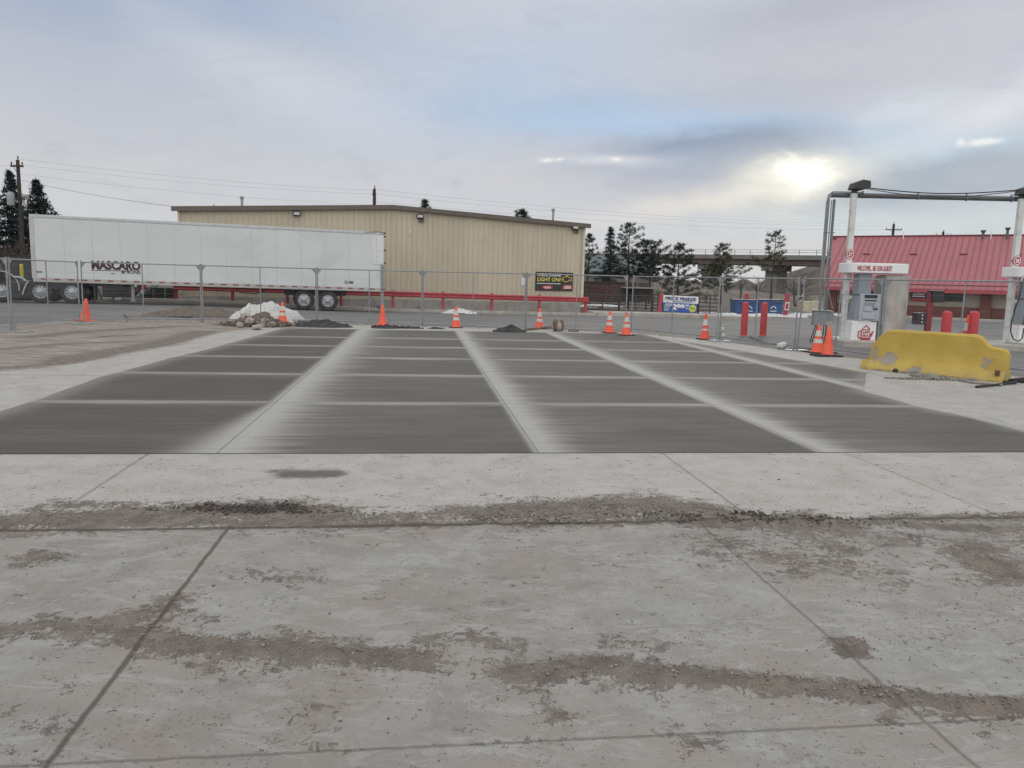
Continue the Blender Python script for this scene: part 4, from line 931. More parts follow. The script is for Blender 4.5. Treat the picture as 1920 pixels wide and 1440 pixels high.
def lump(name, lab, u, v, s, seed, m=tarp, cat='sandbag', dz=.8, extra=0):
    p = G(u, v); o = rock(name, lab, cat, (p.x, p.y, p.z + extra), s, m, seed, None, dz); o.data.shade_smooth(); sub = o.modifiers.new('s', 'SUBSURF'); sub.levels = 1; sub.render_levels = 2; return o
lump('sandbag', 'white sandbag lying before the fence left of a post', 1466, 654, (.24, .13, .10), 3)
lump('sandbag', 'white knotted sandbag on the round fence foot, lower one', 1353, 637, (.12, .1, .12), 5)
lump('sandbag', 'small white sandbag knot above the lower bag on the foot', 1354, 637, (.06, .06, .09), 6, extra=.22)
# rusty pipe assembly
p = G(1046, 622)
rp = thing('pipe_fitting', 'rusty pipe with a round flanged valve lying between two cones', 'pipe', (p.x, p.y + .15, p.z), .08)
rust = mat('rusty iron', (.15, .095, .07), .85, .35, 9, .5, 40, dirt=(.26, .22, .19), dscale=8)
MB().tube((-1.05, 0, .04), (-.2, 0, .13), .035, .045, 10).build('pipe', rust, rp, smooth='auto')
MB().torus((-.08, 0, .2), .14, .06, 'X').build('flange', rust, rp, smooth=True)
MB().torus((.13, 0, .2), .14, .05, 'X').build('flange', rust, rp, smooth=True)
MB().lathe([(.001, -.16), (.1, -.13), (.16, 0), (.1, .13), (.001, .16)], (.03, -.06, .16), 18, 'X').build('valve_body', mat('dusty casting', (.3, .26, .23), .9, .2, 8), rp, smooth=True)
p = G(1075, 622); rock('rubble_chunk', 'grey lump right of the rusty pipe', 'rubble', p, (.2, .12, .07), stone, 77)

# ------------------------------------------------------------------ yellow barrier
BA = G(1621, 692); BB = G(1880, 718); bd = (BB - BA); BL = bd.xy.length; ba = math.atan2(bd.y, bd.x)
print('barrier L', BL, BA, BB)
yel = bpy.data.materials.new('chipped yellow paint'); yel.use_nodes = True; k = NT(yel.node_tree); MATS['y'] = yel
co = k.n('ShaderNodeTexCoord').outputs['Object']; chip = k.attr('chip')
nz = k.noise(co, 7, 8, .7); n2 = k.noise(co, 2, 5, .6); g3 = k.noise(co, 40, 5, .6)
c = k.mix(k.sm(n2, .3, .7), (.42, .285, .045), (.49, .345, .065)); c = k.mix(k.sm(k.noise(k.vscale(co, (1, 1, 3)), 3, 6, .7), .55, .75, 0, .4), c, (.30, .22, .09))
scr = k.noise(k.vscale(co, (2.5, 2.5, 26)), 4, 6, .75, .6)
spz = k.n('ShaderNodeSeparateXYZ', {0: co}).outputs[2]
c = k.mix(k.m('MULTIPLY', k.sm(scr, .58, .66), .55), c, (.24, .17, .07))
c = k.mix(k.m('MULTIPLY', k.sm(k.m('ADD', spz, k.m('MULTIPLY', n2, .3)), .42, .10), k.sm(k.noise(co, 12, 6, .7), .35, .65)), c, (.30, .24, .13))
c = k.mix(k.sm(k.noise(co, 26, 5, .7), .60, .68, 0, .8), c, (.27, .23, .19))
ch = k.sm(k.m('ADD', chip, k.m('MULTIPLY', k.m('SUBTRACT', k.noise(co, 9, 9, .8, .7), .5), 1.9)), .44, .50)
c = k.mix(ch, c, k.mix(g3, (.25, .215, .195), (.34, .30, .275)))
b = k.n('ShaderNodeBump', {'Strength': .5, 'Distance': .01, 'Height': k.m('SUBTRACT', k.m('MULTIPLY', g3, .4), ch)})
bs = k.n('ShaderNodeBsdfPrincipled', {'Base Color': c, 'Roughness': .6, 'Normal': b.outputs[0]}); k.t.links.new(bs.outputs[0], k.n('ShaderNodeOutputMaterial').inputs[0])
NXb = 150; sec = []; chipv = []
def hsec(s):   # height of the top along the barrier
    return float(np.interp(s / BL, [0, .02, .05, .09, .13, .17, .76, .80, .83, .855, .88, .97, .99, 1.0], [.30, .50, .62, .72, .80, .82, .82, .80, .75, .66, .62, .59, .56, .50]))
pr_y = [-.30, -.30, -.285, -.17, -.125, -.10, -.085, -.04, .04, .085, .10, .125, .17, .285, .30, .30]; pr_z = [0, .05, .075, .24, .33, .55, .95, 1.0, 1.0, .95, .55, .33, .24, .075, .05, 0]
for i_ in range(NXb + 1):
    s = BL * i_ / NXb; H = hsec(s); taper = min(1, .8 + 4 * min(s, BL - s))
    foot = 0.0 if not (.80 < s < 1.06) else .10 * math.sin((s - .80) / .26 * math.pi)
    for yy_, zz_ in zip(pr_y, pr_z):
        z = zz_ * H if zz_ > .3 else min(zz_ * .82, H * .9)
        y = yy_ * taper
        x = s
        if zz_ < .3 and i_ == 0: x -= .10
        if yy_ < 0 and zz_ < .2 and foot: y += foot * (1 - zz_ / .2); 
        n_ = .018 * (fbm(np.array([s * 6.]), np.array([zz_ * 6. + yy_ * 3]), 3, 2)[0] - .5)
        sec.append((x, y + n_, z + n_ * .6))
        cv = .05
        cv += .75 * math.exp(-((s - .42) / .24) ** 2 - ((z - .24) / .13) ** 2) + .7 * math.exp(-((s - .12) / .07) ** 2 - ((z - .33) / .16) ** 2)
        cv += .95 * math.exp(-((s - .95) / .15) ** 2 - ((z - .02) / .12) ** 2) + .62 * math.exp(-((s - BL * .87) / .15) ** 2 - ((z - .30) / .12) ** 2)
        cv += .45 * math.exp(-((s - 1.35) / .5) ** 2 - ((z - .14) / .06) ** 2) + .4 * math.exp(-((z) / .035) ** 2) + .55 * math.exp(-((s - BL * .975) / .04) ** 2 - ((z - .16) / .07) ** 2)
        chipv.append(cv)
m16 = len(pr_y); fs = [(i_ * m16 + j, i_ * m16 + j + 1, (i_ + 1) * m16 + j + 1, (i_ + 1) * m16 + j) for i_ in range(NXb) for j in range(m16 - 1)]
fs += [tuple(range(m16)), tuple(NXb * m16 + j for j in range(m16 - 1, -1, -1))]
bt_ = thing('concrete_barrier', 'chipped yellow painted concrete barrier with a stepped right end', 'barrier', (BA.x - .24 * math.sin(ba), BA.y + .24 * math.cos(ba), 0), ba)
o = MB().add(sec, fs).build('barrier_body', yel, bt_, smooth='auto')
at = o.data.attributes.new('chip', 'FLOAT', 'POINT'); at.data.foreach_set('value', np.array(chipv, np.float32))
MB().box((BL - .10, -.245, .17), (.07, .05, .09)).build('lifting_slot', mat('rusty slot', (.12, .07, .04), .9), bt_)
mb = MB(); mb.lathe([(.001, -.02), (.05, -.01), (.05, .01), (.001, .02)], (.62, -.305, .03), 14, 'Y').build('drain_hole', inkblack, bt_)
for q_, (u, v, s) in enumerate(((1712, 709, .07), (1722, 711, .09), (1733, 710, .06), (1746, 714, .12), (1757, 716, .07), (1768, 715, .06), (1702, 705, .05), (1693, 704, .04))):
    p = G(u, v - 4); rock('rubble_chunk', ['grey lump just right of the hole under the yellow barrier', 'grey lump below the broken barrier notch', 'small grey lump between two lumps at the barrier foot', 'largest grey lump at the yellow barrier foot', 'grey lump right of the largest lump at the barrier foot', 'rightmost grey lump at the barrier foot, by the cable', 'small lump left of the barrier notch', 'leftmost small lump at the barrier foot'][q_], 'rubble', p, (s, s * .8, s * .6), stone, 50 + q_, 'lumps broken off the barrier')
p = G(1750, 712); clods(p.x, p.y, .9, .12, 150, .035, stone, 91, 'barrier_crumbs', 'fine grey crumbs along the barrier foot', 'rubble', .03)
def cable(pts, r, lab, name='cable', m=rubber):
    q_ = [G(u, v) + Vector((0, 0, r + .004)) for u, v in pts]; ip = []
    for i_ in range(len(q_) - 1):
        for j in range(6):
            t = j / 6; a = q_[max(i_ - 1, 0)]; b = q_[i_]; c_ = q_[i_ + 1]; d = q_[min(i_ + 2, len(q_) - 1)]
            ip.append(.5 * ((2 * b) + (c_ - a) * t + (2 * a - 5 * b + 4 * c_ - d) * t * t + (3 * b - a - 3 * c_ + d) * t ** 3))
    o = MB().path(ip + [q_[-1]], r, 6).build(name, m, None, smooth=True); return tag(o, lab, 'cable')
cable([(1405, 633), (1415, 637), (1430, 642), (1455, 647)], .022, 'black cable snaking on the ground left of the white sandbag')
cable([(1480, 655), (1510, 656), (1535, 658), (1570, 664)], .018, 'black cable on the ground by the plain cone')
cable([(1765, 707), (1790, 713), (1820, 719), (1850, 722), (1880, 724)], .018, 'grey cable along the foot of the yellow barrier', m=stone)
cable([(1830, 728), (1860, 725), (1885, 722), (1905, 720), (1880, 717), (1925, 712), (1960, 716)], .022, 'black hose bundle on the ground right of the barrier', 'hose')
cable([(1895, 716), (1920, 719), (1960, 722)], .03, 'thick black hose at the right edge behind the barrier end', 'hose')
cable([(232, 590), (238, 596), (245, 599)], .015, 'thin dark cable beyond the left fence')
# ------------------------------------------------------------------ fuel island
IY0, IY1, IX0, IX1, IH = 21.5, 23.6, 9.25, 27.0, .15
isl = MB().prism([(IX0, IY0), (IX0 + .0, IY1), (IX1, IY1), (IX1, IY0)], -.1, IH, 'XY').build('fuel_island', kerb_m, None, bevel=.03); struct(isl)
def light_pole(u, vb, vt, lab, grp='light poles on the fuel island', Yd=22.5, head=1):
    p = A(u, vb, Yd); q = A(u + (vb - vt) * .045, vt, Yd); H = q.z - IH
    t = thing('light_pole', lab, 'light pole', (p.x, p.y, IH), 0, grp)
    MB().box((0, 0, H / 2), (.16, .16, H)).build('pole', polew, t, bevel=.03)
    MB().box((0, 0, .015), (.42, .42, .03)).build('base_plate', polew, t); MB().box((-.1, -.09, 1.35), (.1, .1, .12)).box((.11, -.09, 1.2), (.08, .08, .1)).build('conduit_box', polew, t)
    hd = MB().box((.0, 0, H + .04), (.12, .12, .2)).build('arm', lamp_b, t)
    mb = MB(); mb.prism([(-.12, H + .10), (-.06, H + .28), (.14, H + .36), (.36, H + .33), (.38, H + .16), (.18, H + .08)], -.22, .22, 'XZ'); mb.build('lamp_head', lamp_b, t, bevel=.02)
    return t
lp1 = light_pole(1579, 634, 362, 'white square light pole left of the pump with the welcome sign')
lp2 = light_pole(1886, 641, 372, 'white square light pole at the right edge by the second pump')
def numsign(parent_u, v, s_, lab, Yd=22.42):
    p = A(parent_u, v, Yd); t = thing('number_sign', lab, 'sign', p, 0, 'round pump number signs')
    MB().lathe([(.001, -.012), (.118, -.012), (.118, .012), (.001, .012)], n=32, axis='Y').build('disc', mat('sign red', (.36, .045, .06), .5), t).scale = (1, 1, 1.25)
    ring = MB().torus((0, -.014, 0), .094, .009, 'Y', 32, 6).build('ring', inkwhite, t); ring.scale = (1, 1, 1.25)
    text(s_, 'digits', inkwhite, t, (0, -.016, -.055), .11, .10, bold=.02, align='CENTER')
    MB().box((-.13, .03, 0), (.1, .02, .06)).build('bracket', galv, t)
numsign(1594, 477, '27', 'round red number sign 27 on the left light pole'); numsign(1907, 489, '28', 'round red number sign at the right edge light pole')
# pipe frame with electrical box
Yp = 22.8; pb_ = A(1531, 640, Yp); top = A(1540, 365, Yp); pt = thing('conduit_frame', 'tall grey conduit pipes bending into a long dark overhead pipe above the pumps', 'pipe frame', (pb_.x, pb_.y, 0))
tz = top.z; zb_ = .62
for off, r, zt2 in ((0, .044, .0), (.20, .038, .0)):
    MB().tube((off + .02, off * .3, zb_), (off + .02, off * .3, tz - .12), r, n=12).build('upright_pipe', mat('conduit grey', (.2, .21, .22), .5, .12, 4, metal=.3), pt, smooth='auto')
MB().tube((-.03, -.02, 1.55), (-.03, -.02, tz - .2), .022).tube((.12, 0, zb_), (.12, 0, tz - .15), .018).build('thin_conduit', galv, pt, smooth='auto')
MB().path([(.02, 0, tz - .15), (.03, 0, tz - .06), (.09, 0, tz - .01), (.2, 0, tz + .02)], .045, 10).path([(-.03, -.03, tz - .2), (0, -.03, tz), (.12, -.03, tz + .09), (1.0, -.03, tz + .09)], .014, 6).build('elbow', galv, pt, smooth='auto')
MB().tube((.1, 0, tz), (16, 0, tz + .05), .072, n=14).build('overhead_pipe', pipe_m, pt, smooth='auto')
for x in (1.0, 2.6, 4.0, 5.3): MB().torus((x, 0, tz + .01),   .08, .012, 'X', 16, 5).box((x, 0, tz + .11), (.05, .03, .05)).build('pipe_strap', galv, pt)
MB().torus((.02, 0, 3.2), .065, .012, 'Z', 14, 5).torus((.24, .06, 3.2), .06, .012, 'Z', 14, 5).box((.12, .02, 2.5), (.32, .04, .05)).build('pipe_clamp', galv, pt)
eb = thing('electrical_box', 'grey electrical junction box on thin legs left of the pumps', 'electrical box', (pb_.x - .02, pb_.y - .16, 0))
eg = mat('box grey', (.24, .25, .26), .5, .1, 4, dirt=(.16, .15, .14), dscale=4)
MB().box((-.02, 0, .72), (.36, .24, .42)).build('cabinet', eg, eb, bevel=.01); MB().box((.26, 0, .79), (.2, .2, .28)).build('side_cabinet', eg, eb, bevel=.01)
MB().box((.02, -.01, .945), (.52, .3, .02)).build('lid', galv, eb)
for x, xt in ((-.2, -.1), (-.13, -.05), (.16, .14), (.22, .22)): MB().tube((x - .04, 0, 0), (xt, 0, .52), .018).build('leg', darksteel, eb)
MB().path([(.1, -.03, 1.75), (.34, -.03, 1.0)], .016).build('flex_conduit', galv, eb)
qa = A(1625, 352, 22.4); qb = A(1912, 356, 22.4)
pts = [qa.lerp(qb, t) - Vector((0, 0, .13 * math.sin(math.pi * t))) for t in np.linspace(0, 1, 14)]
tag(MB().path(pts, .016, 5).build('overhead_cable', rubber), 'black cable strung between the two lamp heads', 'cable')
pts = [qa.lerp(qb, t) - Vector((0, -.05, .2 * math.sin(math.pi * t) + .02)) for t in np.linspace(0, 1, 14)]
tag(MB().path(pts, .011, 5).build('overhead_cable', rubber), 'thinner sagging cable just below the cable between the lamp heads', 'cable')

# fuel dispenser
def dispenser(label):
    c_ = A(1600, 640, 21.9)
    t = thing('fuel_dispenser', label, 'fuel pump', (c_.x, 21.95, IH), 0, 'fuel pumps on the island')
    S = 21.9 / F
    X = lambda u, v=600: A(u, v, 21.9).x - c_.x
    Z = lambda u, v: A(u, v, 21.9).z - IH
    # lower white panel
    MB().box((X(1623, 622), .32, Z(1623, 622)), (.70, .5, .56)).build('lower_cabinet', inkwhite, t, bevel=.015)
    zc_ = Z(1630, 575); xc_ = X(1636, 575)
    MB().prism([(X(1603, 604), .62 - .02), (X(1607, 580), zc_ - .2 + .1), (X(1613, 560), zc_ + .2), (X(1618, 551), zc_ + .36), (X(1664, 551), zc_ + .36), (X(1664, 604), .60)], .06, .52, 'XZ').build('head_cabinet', pumpgrey, t, bevel=.02)
    fz = lambda v: Z(1636, v)
    MB().box((xc_ - .02, .045, (fz(552) + fz(602)) / 2), (.62, .03, fz(552) - fz(602))).build('front_bezel', pumplight, t, bevel=.012)
    MB().box((xc_ - .03, .025, fz(556)), (.36, .02, .09)).build('display', glassd, t)
    MB().box((xc_ - .03, .025, fz(563.5)), (.34, .02, .03)).build('price_window', glassd, t)
    MB().box((xc_ - .05, .02, fz(571)), (.28, .03, .12)).build('screen_panel', pumpgrey, t, bevel=.006)
    MB().box((xc_ - .10, .015, fz(579)), (.22, .04, .14)).build('card_reader', pumplight, t, bevel=.01)
    MB().box((xc_ + .12, .015, fz(579)), (.12, .04, .04)).build('card_slot', glassd, t)
    MB().box((xc_ - .06, .012, fz(593)), (.36, .05, .17)).build('receipt_door', pumplight, t, bevel=.012)
    # left column up to header
    MB().box((X(1627, 530), .30, Z(1627, 533)), (.36, .42, Z(1627, 513) - Z(1627, 551) + .02)).build('riser_column', pumpgrey, t, bevel=.02)
    # stainless tower, seen behind right
    xs1, xs2 = X(1663, 560), X(1697, 560)
    MB().box(((xs1 + xs2) / 2 + .06, .42, (Z(1680, 516)) / 2), (xs2 - xs1 + .16, .75, Z(1680, 516))).build('stainless_tower', stain, t, bevel=.02)
    MB().box((xs1 - .05, .02, Z(1665, 516) / 2 + .2), (.06, .05, Z(1665, 516) - .5)).build('edge_trim', galv, t)
    # header
    hx0, hx1 = X(1597, 503), X(1712, 503); zt_, zb__ = Z(1650, 493.5), Z(1650, 512.5)
    w_ = hx1 - hx0; poly = []
    for a in range(7): th = R(180 + a * 15); poly.append((hx0 + .22 + .22 * math.cos(th), .28 + .42 * math.sin(th) * .8))
    for a in range(7): th = R(270 + a * 15); poly.append((hx1 - .30 + .30 * math.cos(th), .28 + .42 * math.sin(th) * .8))
    poly += [(hx1, .85), (hx0, .85)]
    MB().prism(poly, zb__, zt_, 'XY').build('header', inkwhite, t, bevel=.02)
    text('WELCOME... BE OUR GUEST!', 'lettering', inkred, t, (X(1607, 503), -.066, Z(1607, 507)), .14, X(1672, 503) - X(1607, 503), bold=.0)
    # pot shaped emblem
    ex, ez = X(1624, 622) + .04, Z(1624, 626); yy = .06
    mb = MB(); mb.prism([(ex - .13, ez - .22), (ex - .14, ez - .02), (ex - .11, ez + .12), (ex + .10, ez + .12), (ex + .13, ez - .02), (ex + .22, ez + .10), (ex + .20, ez - .02), (ex + .14, ez - .12), (ex + .15, ez - .22)], yy - .006, yy, 'XZ'); 
    mb.path([(ex - .11, yy - .01, ez + .13), (ex, yy - .01, ez + .24), (ex + .11, yy - .01, ez + .13)], .012, 5); mb.path([(ex - .13, yy - .01, ez + .08), (ex - .21, yy - .01, ez + .06), (ex - .21, yy - .01, ez - .1), (ex - .13, yy - .01, ez - .14)], .014, 5)
    mb.build('emblem', inkred, t)
    MB().prism([(ex - .105, ez - .11), (ex - .10, ez + .09), (ex + .09, ez + .09), (ex + .105, ez - .11)], yy - .012, yy - .007, 'XZ').build('emblem_field', inkwhite, t)
    text('SAPP', 'lettering', inkred, t, (ex - .085, yy - .016, ez + .0), .075, .17, bold=.02); text('BROS', 'lettering', inkred, t, (ex - .085, yy - .016, ez - .095), .075, .17, bold=.02)
    return t
d1 = dispenser('grey and stainless fuel pump with white header WELCOME... BE OUR GUEST!')
d2 = dup(d1, d1.location + Vector((4.78, 0, 0)), 0, 'second fuel pump cut off by the right edge, with a hanging hose')
hp = lambda u, v: A(u, v, 21.6) - d2.location
MB().path([hp(1918, 525), hp(1913, 550), hp(1903, 580), hp(1896, 605), hp(1895, 622), hp(1900, 636), hp(1909, 640), hp(1917, 634), hp(1920, 615)], .017, 8).build('hose', rubber, d2, smooth=True)
MB().box(hp(1922, 598), (.08, .06, .32), ry=.1).build('nozzle', mat('nozzle green', (.01, .09, .05), .4), d2, bevel=.01)
MB().box(hp(1918, 520), (.03, .03, .2), ry=.4).build('swivel', alum, d2)
p = A(1905, 640, 22.1); o = rock('sandbag', 'white bag on the island under the hanging hose', 'sandbag', (p.x, p.y, IH), (.36, .2, .10), tarp, 9); o.data.shade_smooth()

# bollards
def bollard(label, loc, h=1.1, r=.105):
    t = thing('bollard', label, 'bollard', loc, 0, 'red bollards beside the fuel island')
    MB().lathe([(r, 0), (r, h - r * .8), (r * .92, h - r * .4), (r * .6, h - .012), (r * .15, h)], n=24).build('post', bolred, t, smooth='auto')
    MB().lathe([(r + .05, 0.0), (r + .05, .012), (r, .02)], n=24).build('collar', conc_m, t); return t
b1 = bollard('left red bollard of the pair before the blue dumpsters', G(1394, 630.5))
dup(b1, G(1430, 630.5), 0, 'right red bollard of the pair before the blue dumpsters')
for u, lab in ((1777, 'red bollard behind the barrier, right of the red service post'), (1828, 'red bollard behind the barrier with a faded cone at its left')):
    q = A(u, 583, 19.6); b3 = dup(b1, (q.x, q.y, 0), 0, lab); b3.scale = (1.1, 1.1, (q.z) / 1.1)
# service post with bin
q = A(1752, 545, 23.0); sp = thing('service_post', 'dark red windshield service post with towel box and black bin', 'service post', (q.x - .1, q.y, IH))
dred = mat('dark red paint', (.22, .02, .03), .45, .1)
h = q.z - IH
MB().box((0, 0, h / 2), (.16, .12, h)).build('post', dred, sp, bevel=.01)
MB().box((.17, -.02, h - .17), (.34, .2, .32)).build('towel_box', inkblack, sp, bevel=.015); MB().box((.08, -.03, h + .01), (.42, .24, .03)).build('box_lid', galv, sp)
MB().box((-.30, -.05, .62), (.30, .26, .34)).build('bin', mat('bin black', (.03, .02, .025), .5), sp, bevel=.01)
MB().box((.2, 0, .68), (.3, .05, .04)).path([(-.1, -.02, .75), (-.02, -.02, .9)], .02).path([(.32, -.08, 1.38), (.45, -.08, 1.55)], .014).build('bracket', dred, sp)
mb = MB()
for a in (.52, .62, .72): mb.lathe([(.02, -.19), (.02, -.185)], (-.28, 0, a), 8, 'Y')
mb.build('bin_marks', inkwhite, sp)

# ------------------------------------------------------------------ store with the red roof
SE = A(1540, 531, 63.5); sa = -R(33); EZ = 1.72
st = thing('store_building', 'low brick store with a big red standing seam metal roof at the right', 'building', (SE.x, SE.y, 0), sa)
RUN, RISE, SL = 8.5, 4.5, 34.0
rr_ = mat('red roof sheet', (.35, .115, .13), .5, .07, .7, dirt=(.29, .10, .11), dscale=.6, damt=.5)
mb = MB(); xoff = -1.15
mb.add([(0, 0, EZ), (SL, 0, EZ), (SL + xoff * 0, RUN, EZ + RISE), (xoff, RUN, EZ + RISE), (0, 0, EZ - .25), (SL, 0, EZ - .25), (xoff, RUN, EZ + RISE - .3), (SL, RUN, EZ + RISE - .3)],
       [(0, 1, 2, 3), (4, 6, 7, 5), (0, 4, 5, 1), (0, 3, 6, 4), (3, 2, 7, 6)])
mb.add([(xoff, RUN, EZ + RISE), (SL, RUN, EZ + RISE), (SL, RUN * 2.2, EZ + RISE - 3), (xoff, RUN * 2.2, EZ + RISE - 3)], [(0, 1, 2, 3)]); rfm = mb.build('roof', rr_, st)
mb = MB(); x = .1
while x < SL: mb.tube((x, 0, EZ + .02), (x, RUN - .02, EZ + RISE + .02), .032, n=4); x += .46
mb.build('standing_seams', mat('seam red', (.26, .075, .088), .5, .05), rfm)
MB().box((SL / 2 + xoff / 2, RUN, EZ + RISE + .03), (SL - xoff, .25, .1)).build('ridge_cap', mat('ridge red', (.17, .04, .05), .5), rfm)
MB().box((SL / 2, -.02, EZ - .13), (SL + .1, .06, .30)).build('fascia', mat('fascia red', (.36, .06, .075), .5), rfm)
MB().box((SL / 2, .55, EZ + .32), (SL, .06, .06), rx=R(28)).build('snow_guard', mat('ridge red', (.17, .04, .05), .5), rfm)
mb = MB()
for i_ in range(8): mb.box((2.4 + i_ * 3.6, RUN * .62, EZ + RISE * .62 + .06), (.55, .1, .07))
mb.build('roof_vent', mat('ridge red', (.17, .04, .05), .5), rfm)
MB().box((-.9, RUN - .3, EZ + RISE - .55), (.5, .5, 1.0)).build('gable_end', mat('ridge red', (.17, .04, .05), .5), st)
sgz = -.52
bw_ = mat('store plaster', (.34, .30, .255), .85, .08, 2); brick = mat('store brick', (.14, .05, .042), .85, .25, 14, .3, 30)
MB().box((SL / 2, 1.3, (EZ - .2 + sgz) / 2 + .3), (SL - 1.2, .3, EZ - sgz - .1)).box((.7, 6, .6), (.3, 9.5, 2.2)).build('wall', bw_, st)
MB().box((SL / 2, 1.08, sgz + .42), (SL - 1.2, .2, 1.0)).build('brick_base', brick, st)
for x in (.75, 5.7, 11.6, 16.5, 20.2, 25): MB().box((x, 1.0, (EZ - .25 + sgz) / 2), (.7, .5, EZ - .25 - sgz)).build('brick_pier', brick, st)
for x, w__ in ((3.6, 2.6), (8.6, 3.0), (22, 2)):
    wf = MB().box((x, 1.12, 1.12), (w__, .1, .62)).build('window', mat('window frame dark', (.07, .06, .055), .5), st); MB().box((x, 1.06, 1.12), (w__ - .14, .03, .5)).build('pane', glassd, wf)
nrm = Vector((-math.sin(sa), math.cos(sa), 0))
def onst(u, v, off):
    o_ = Vector((SE.x, SE.y, 0)) + nrm * off; d = ray(u, v); t = (o_ - CAM).dot(nrm) / d.dot(nrm); p = Matrix.Rotation(-sa, 3, 'Z') @ (CAM + d * t - Vector((SE.x, SE.y, 0))); return p.x, p.z, CAM + d * t
xa, za, wa = onst(1709, 541, .95); xb_, zb_, _ = onst(1773, 566, .95)
sb = thing('store_banner', 'dark banner with pale text lines and a red strip on the store wall', 'banner', (wa.x, wa.y, zb_), sa)
W_, H_ = xb_ - xa, za - zb_ + .1
MB().box((W_ / 2, 0, H_ / 2), (W_, .03, H_)).build('banner_sheet', mat('banner teal black', (.03, .04, .045), .5, .3, 2), sb); mb = MB()
for q_ in range(4): mb.box((W_ * .23, -.025, H_ * (.86 - q_ * .17)), (W_ * .36, .01, H_ * .085))
mb.build('text_lines', inkwhite, sb); MB().box((W_ * .45, -.025, H_ * .1), (W_ * .86, .01, H_ * .16)).build('red_strip', inkred, sb)
MB().box((W_ * .7, -.022, H_ * .6), (W_ * .4, .008, H_ * .6)).build('picture_field', mat('banner picture', (.09, .13, .13), .6, .5, 3), sb)
# yellow wheel stops
for u0_, u1_, v in ((1541, 1573, 587), (1697, 1736, 590), (1768, 1810, 592.5), (1843, 1880, 594)):
    p = G(u0_, v); q = G(u1_, v + (u1_ - u0_) * .03); d = q - p; L = d.xy.length
    t = tag(MB().box((L / 2, 0, .08), (L, .16, .16)).build('parking_curb', mat('curb yellow', (.62, .52, .05), .6, .1), None, bevel=.02, loc=p, rz=math.atan2(d.y, d.x)),
            {1541: 'yellow wheel stop left of the welcome pump', 1697: 'yellow wheel stop right of the stainless pump tower', 1768: 'yellow wheel stop behind the two right bollards', 1843: 'yellow wheel stop left of the right light pole'}[u0_], 'wheel stop', 'yellow wheel stops before the store')
tag(struct(MB().box((14, -.3, sgz + .06), (30, 2.4, .14)).build('sidewalk', kerb_m, None, loc=(SE.x, SE.y, 0), rz=sa)), 'pale walk before the store', 'walk')
for u, v0, v1, r, lab in ((1842, 434, 452, .1, 'thick roof vent with flared cap at the right store ridge'), (1693, 434, 452, .035, 'thin white vent pipe left on the red roof'), (1857, 434, 452, .035, 'thin white vent pipe between two thick vents on the red roof'), (1888, 429, 446, .1, 'rightmost thick roof vent by the right light pole')):
    off = RUN * .93; x, z, p = onst(u, v1, off); _, z2, _ = onst(u, v0, off)
    t = thing('roof_vent', lab, 'roof vent', (p.x, p.y, z - .5), 0); m = mat('vent steel', (.10, .12, .11), .5) if r > .05 else inkwhite
    MB().tube((0, 0, 0), (0, 0, z2 - z + .5), r, n=10).build('pipe', m, t)
    if r > .05: MB().lathe([(r, z2 - z + .35), (r * 2, z2 - z + .55), (r * 2, z2 - z + .6)], n=12).build('cap', m, t)

# ------------------------------------------------------------------ far side: livestock gates, banner, dumpsters, scrap
gate_m = mat('gate black steel', (.03, .03, .032), .5, .2)
GA = [(1098, 551, 581), (1160, 553, 583.5), (1222, 552, 585.5), (1243, 552, 587), (1308, 553, 590), (1352, 554, 591.5)]
GA2 = []
Lk = [G(u, vb - 1) for u, vt, vb in GA]
kz = [gzf(p.x, p.y) + .34 for p in Lk]
labs = ['black tube gate panel next to the guardrail end', 'black tube gate panel before the rusty hopper', 'short black tube gate panel by the leaning red pole', 'black tube gate panel behind the price banner', 'black tube gate panel right of the price banner']
for i_ in range(5):
    u0_, t0, b0 = GA[i_]; u1_, t1, b1_ = GA[i_ + 1]; Ya = 49.6 + .3 * i_; a = A(u0_ + 1, b0, Ya); b = A(u1_ - 1, b1_, Ya + .3); h = A(u0_, t0, Ya).z - a.z
    d = b - a; L = d.xy.length; g_t = thing('tube_gate', labs[i_], 'gate', (a.x, a.y, a.z), math.atan2(d.y, d.x), 'black tube gates behind the kerb'); zb_ = b.z - a.z
    MB().tube((0, 0, -.2), (0, 0, h), .055).build('end_post', gate_m, g_t); MB().tube((L, 0, zb_ - .2), (L, 0, zb_ + h), .035).build('end_post', gate_m, g_t)
    mb = MB()
    for q_ in range(6): z = h * (.05 + .18 * q_ + .01 * q_); mb.tube((0, 0, z), (L, 0, zb_ + z), .032, n=6)
    mb.build('rails', gate_m, g_t); mb = MB()
    for q_ in range(1, max(2, int(L / 1.0))): x = L * q_ / max(2, int(L / 1.0)); mb.tube((x, 0, zb_ * x / L), (x, 0, zb_ * x / L + h), .035, n=6)
    mb.build('stiles', gate_m, g_t)
a = A(1244, 553, 49.8); b = A(1310, 556.5, 50.2); a2 = A(1244, 585, 49.8); d = b - a; L = d.xy.length; H_ = a.z - A(1244, 584, 49.8).z
pbn = thing('price_banner', 'blue and white banner reading PRICE FREEZE 299 on the black gates', 'banner', (a.x, a.y, a.z - H_), math.atan2(d.y, d.x)); pbn.rotation_euler[1] = 0
def shr(x): return (b.z - a.z) * x / L
mb = MB(); mb.add([(0, 0, H_ * .56), (L, 0, H_ * .56 + shr(L)), (L, 0, H_ + shr(L)), (0, 0, H_)], [(0, 1, 2, 3)]); s1 = mb.build('white_field', inkwhite, pbn); s1.modifiers.new('s', 'SOLIDIFY').thickness = .02
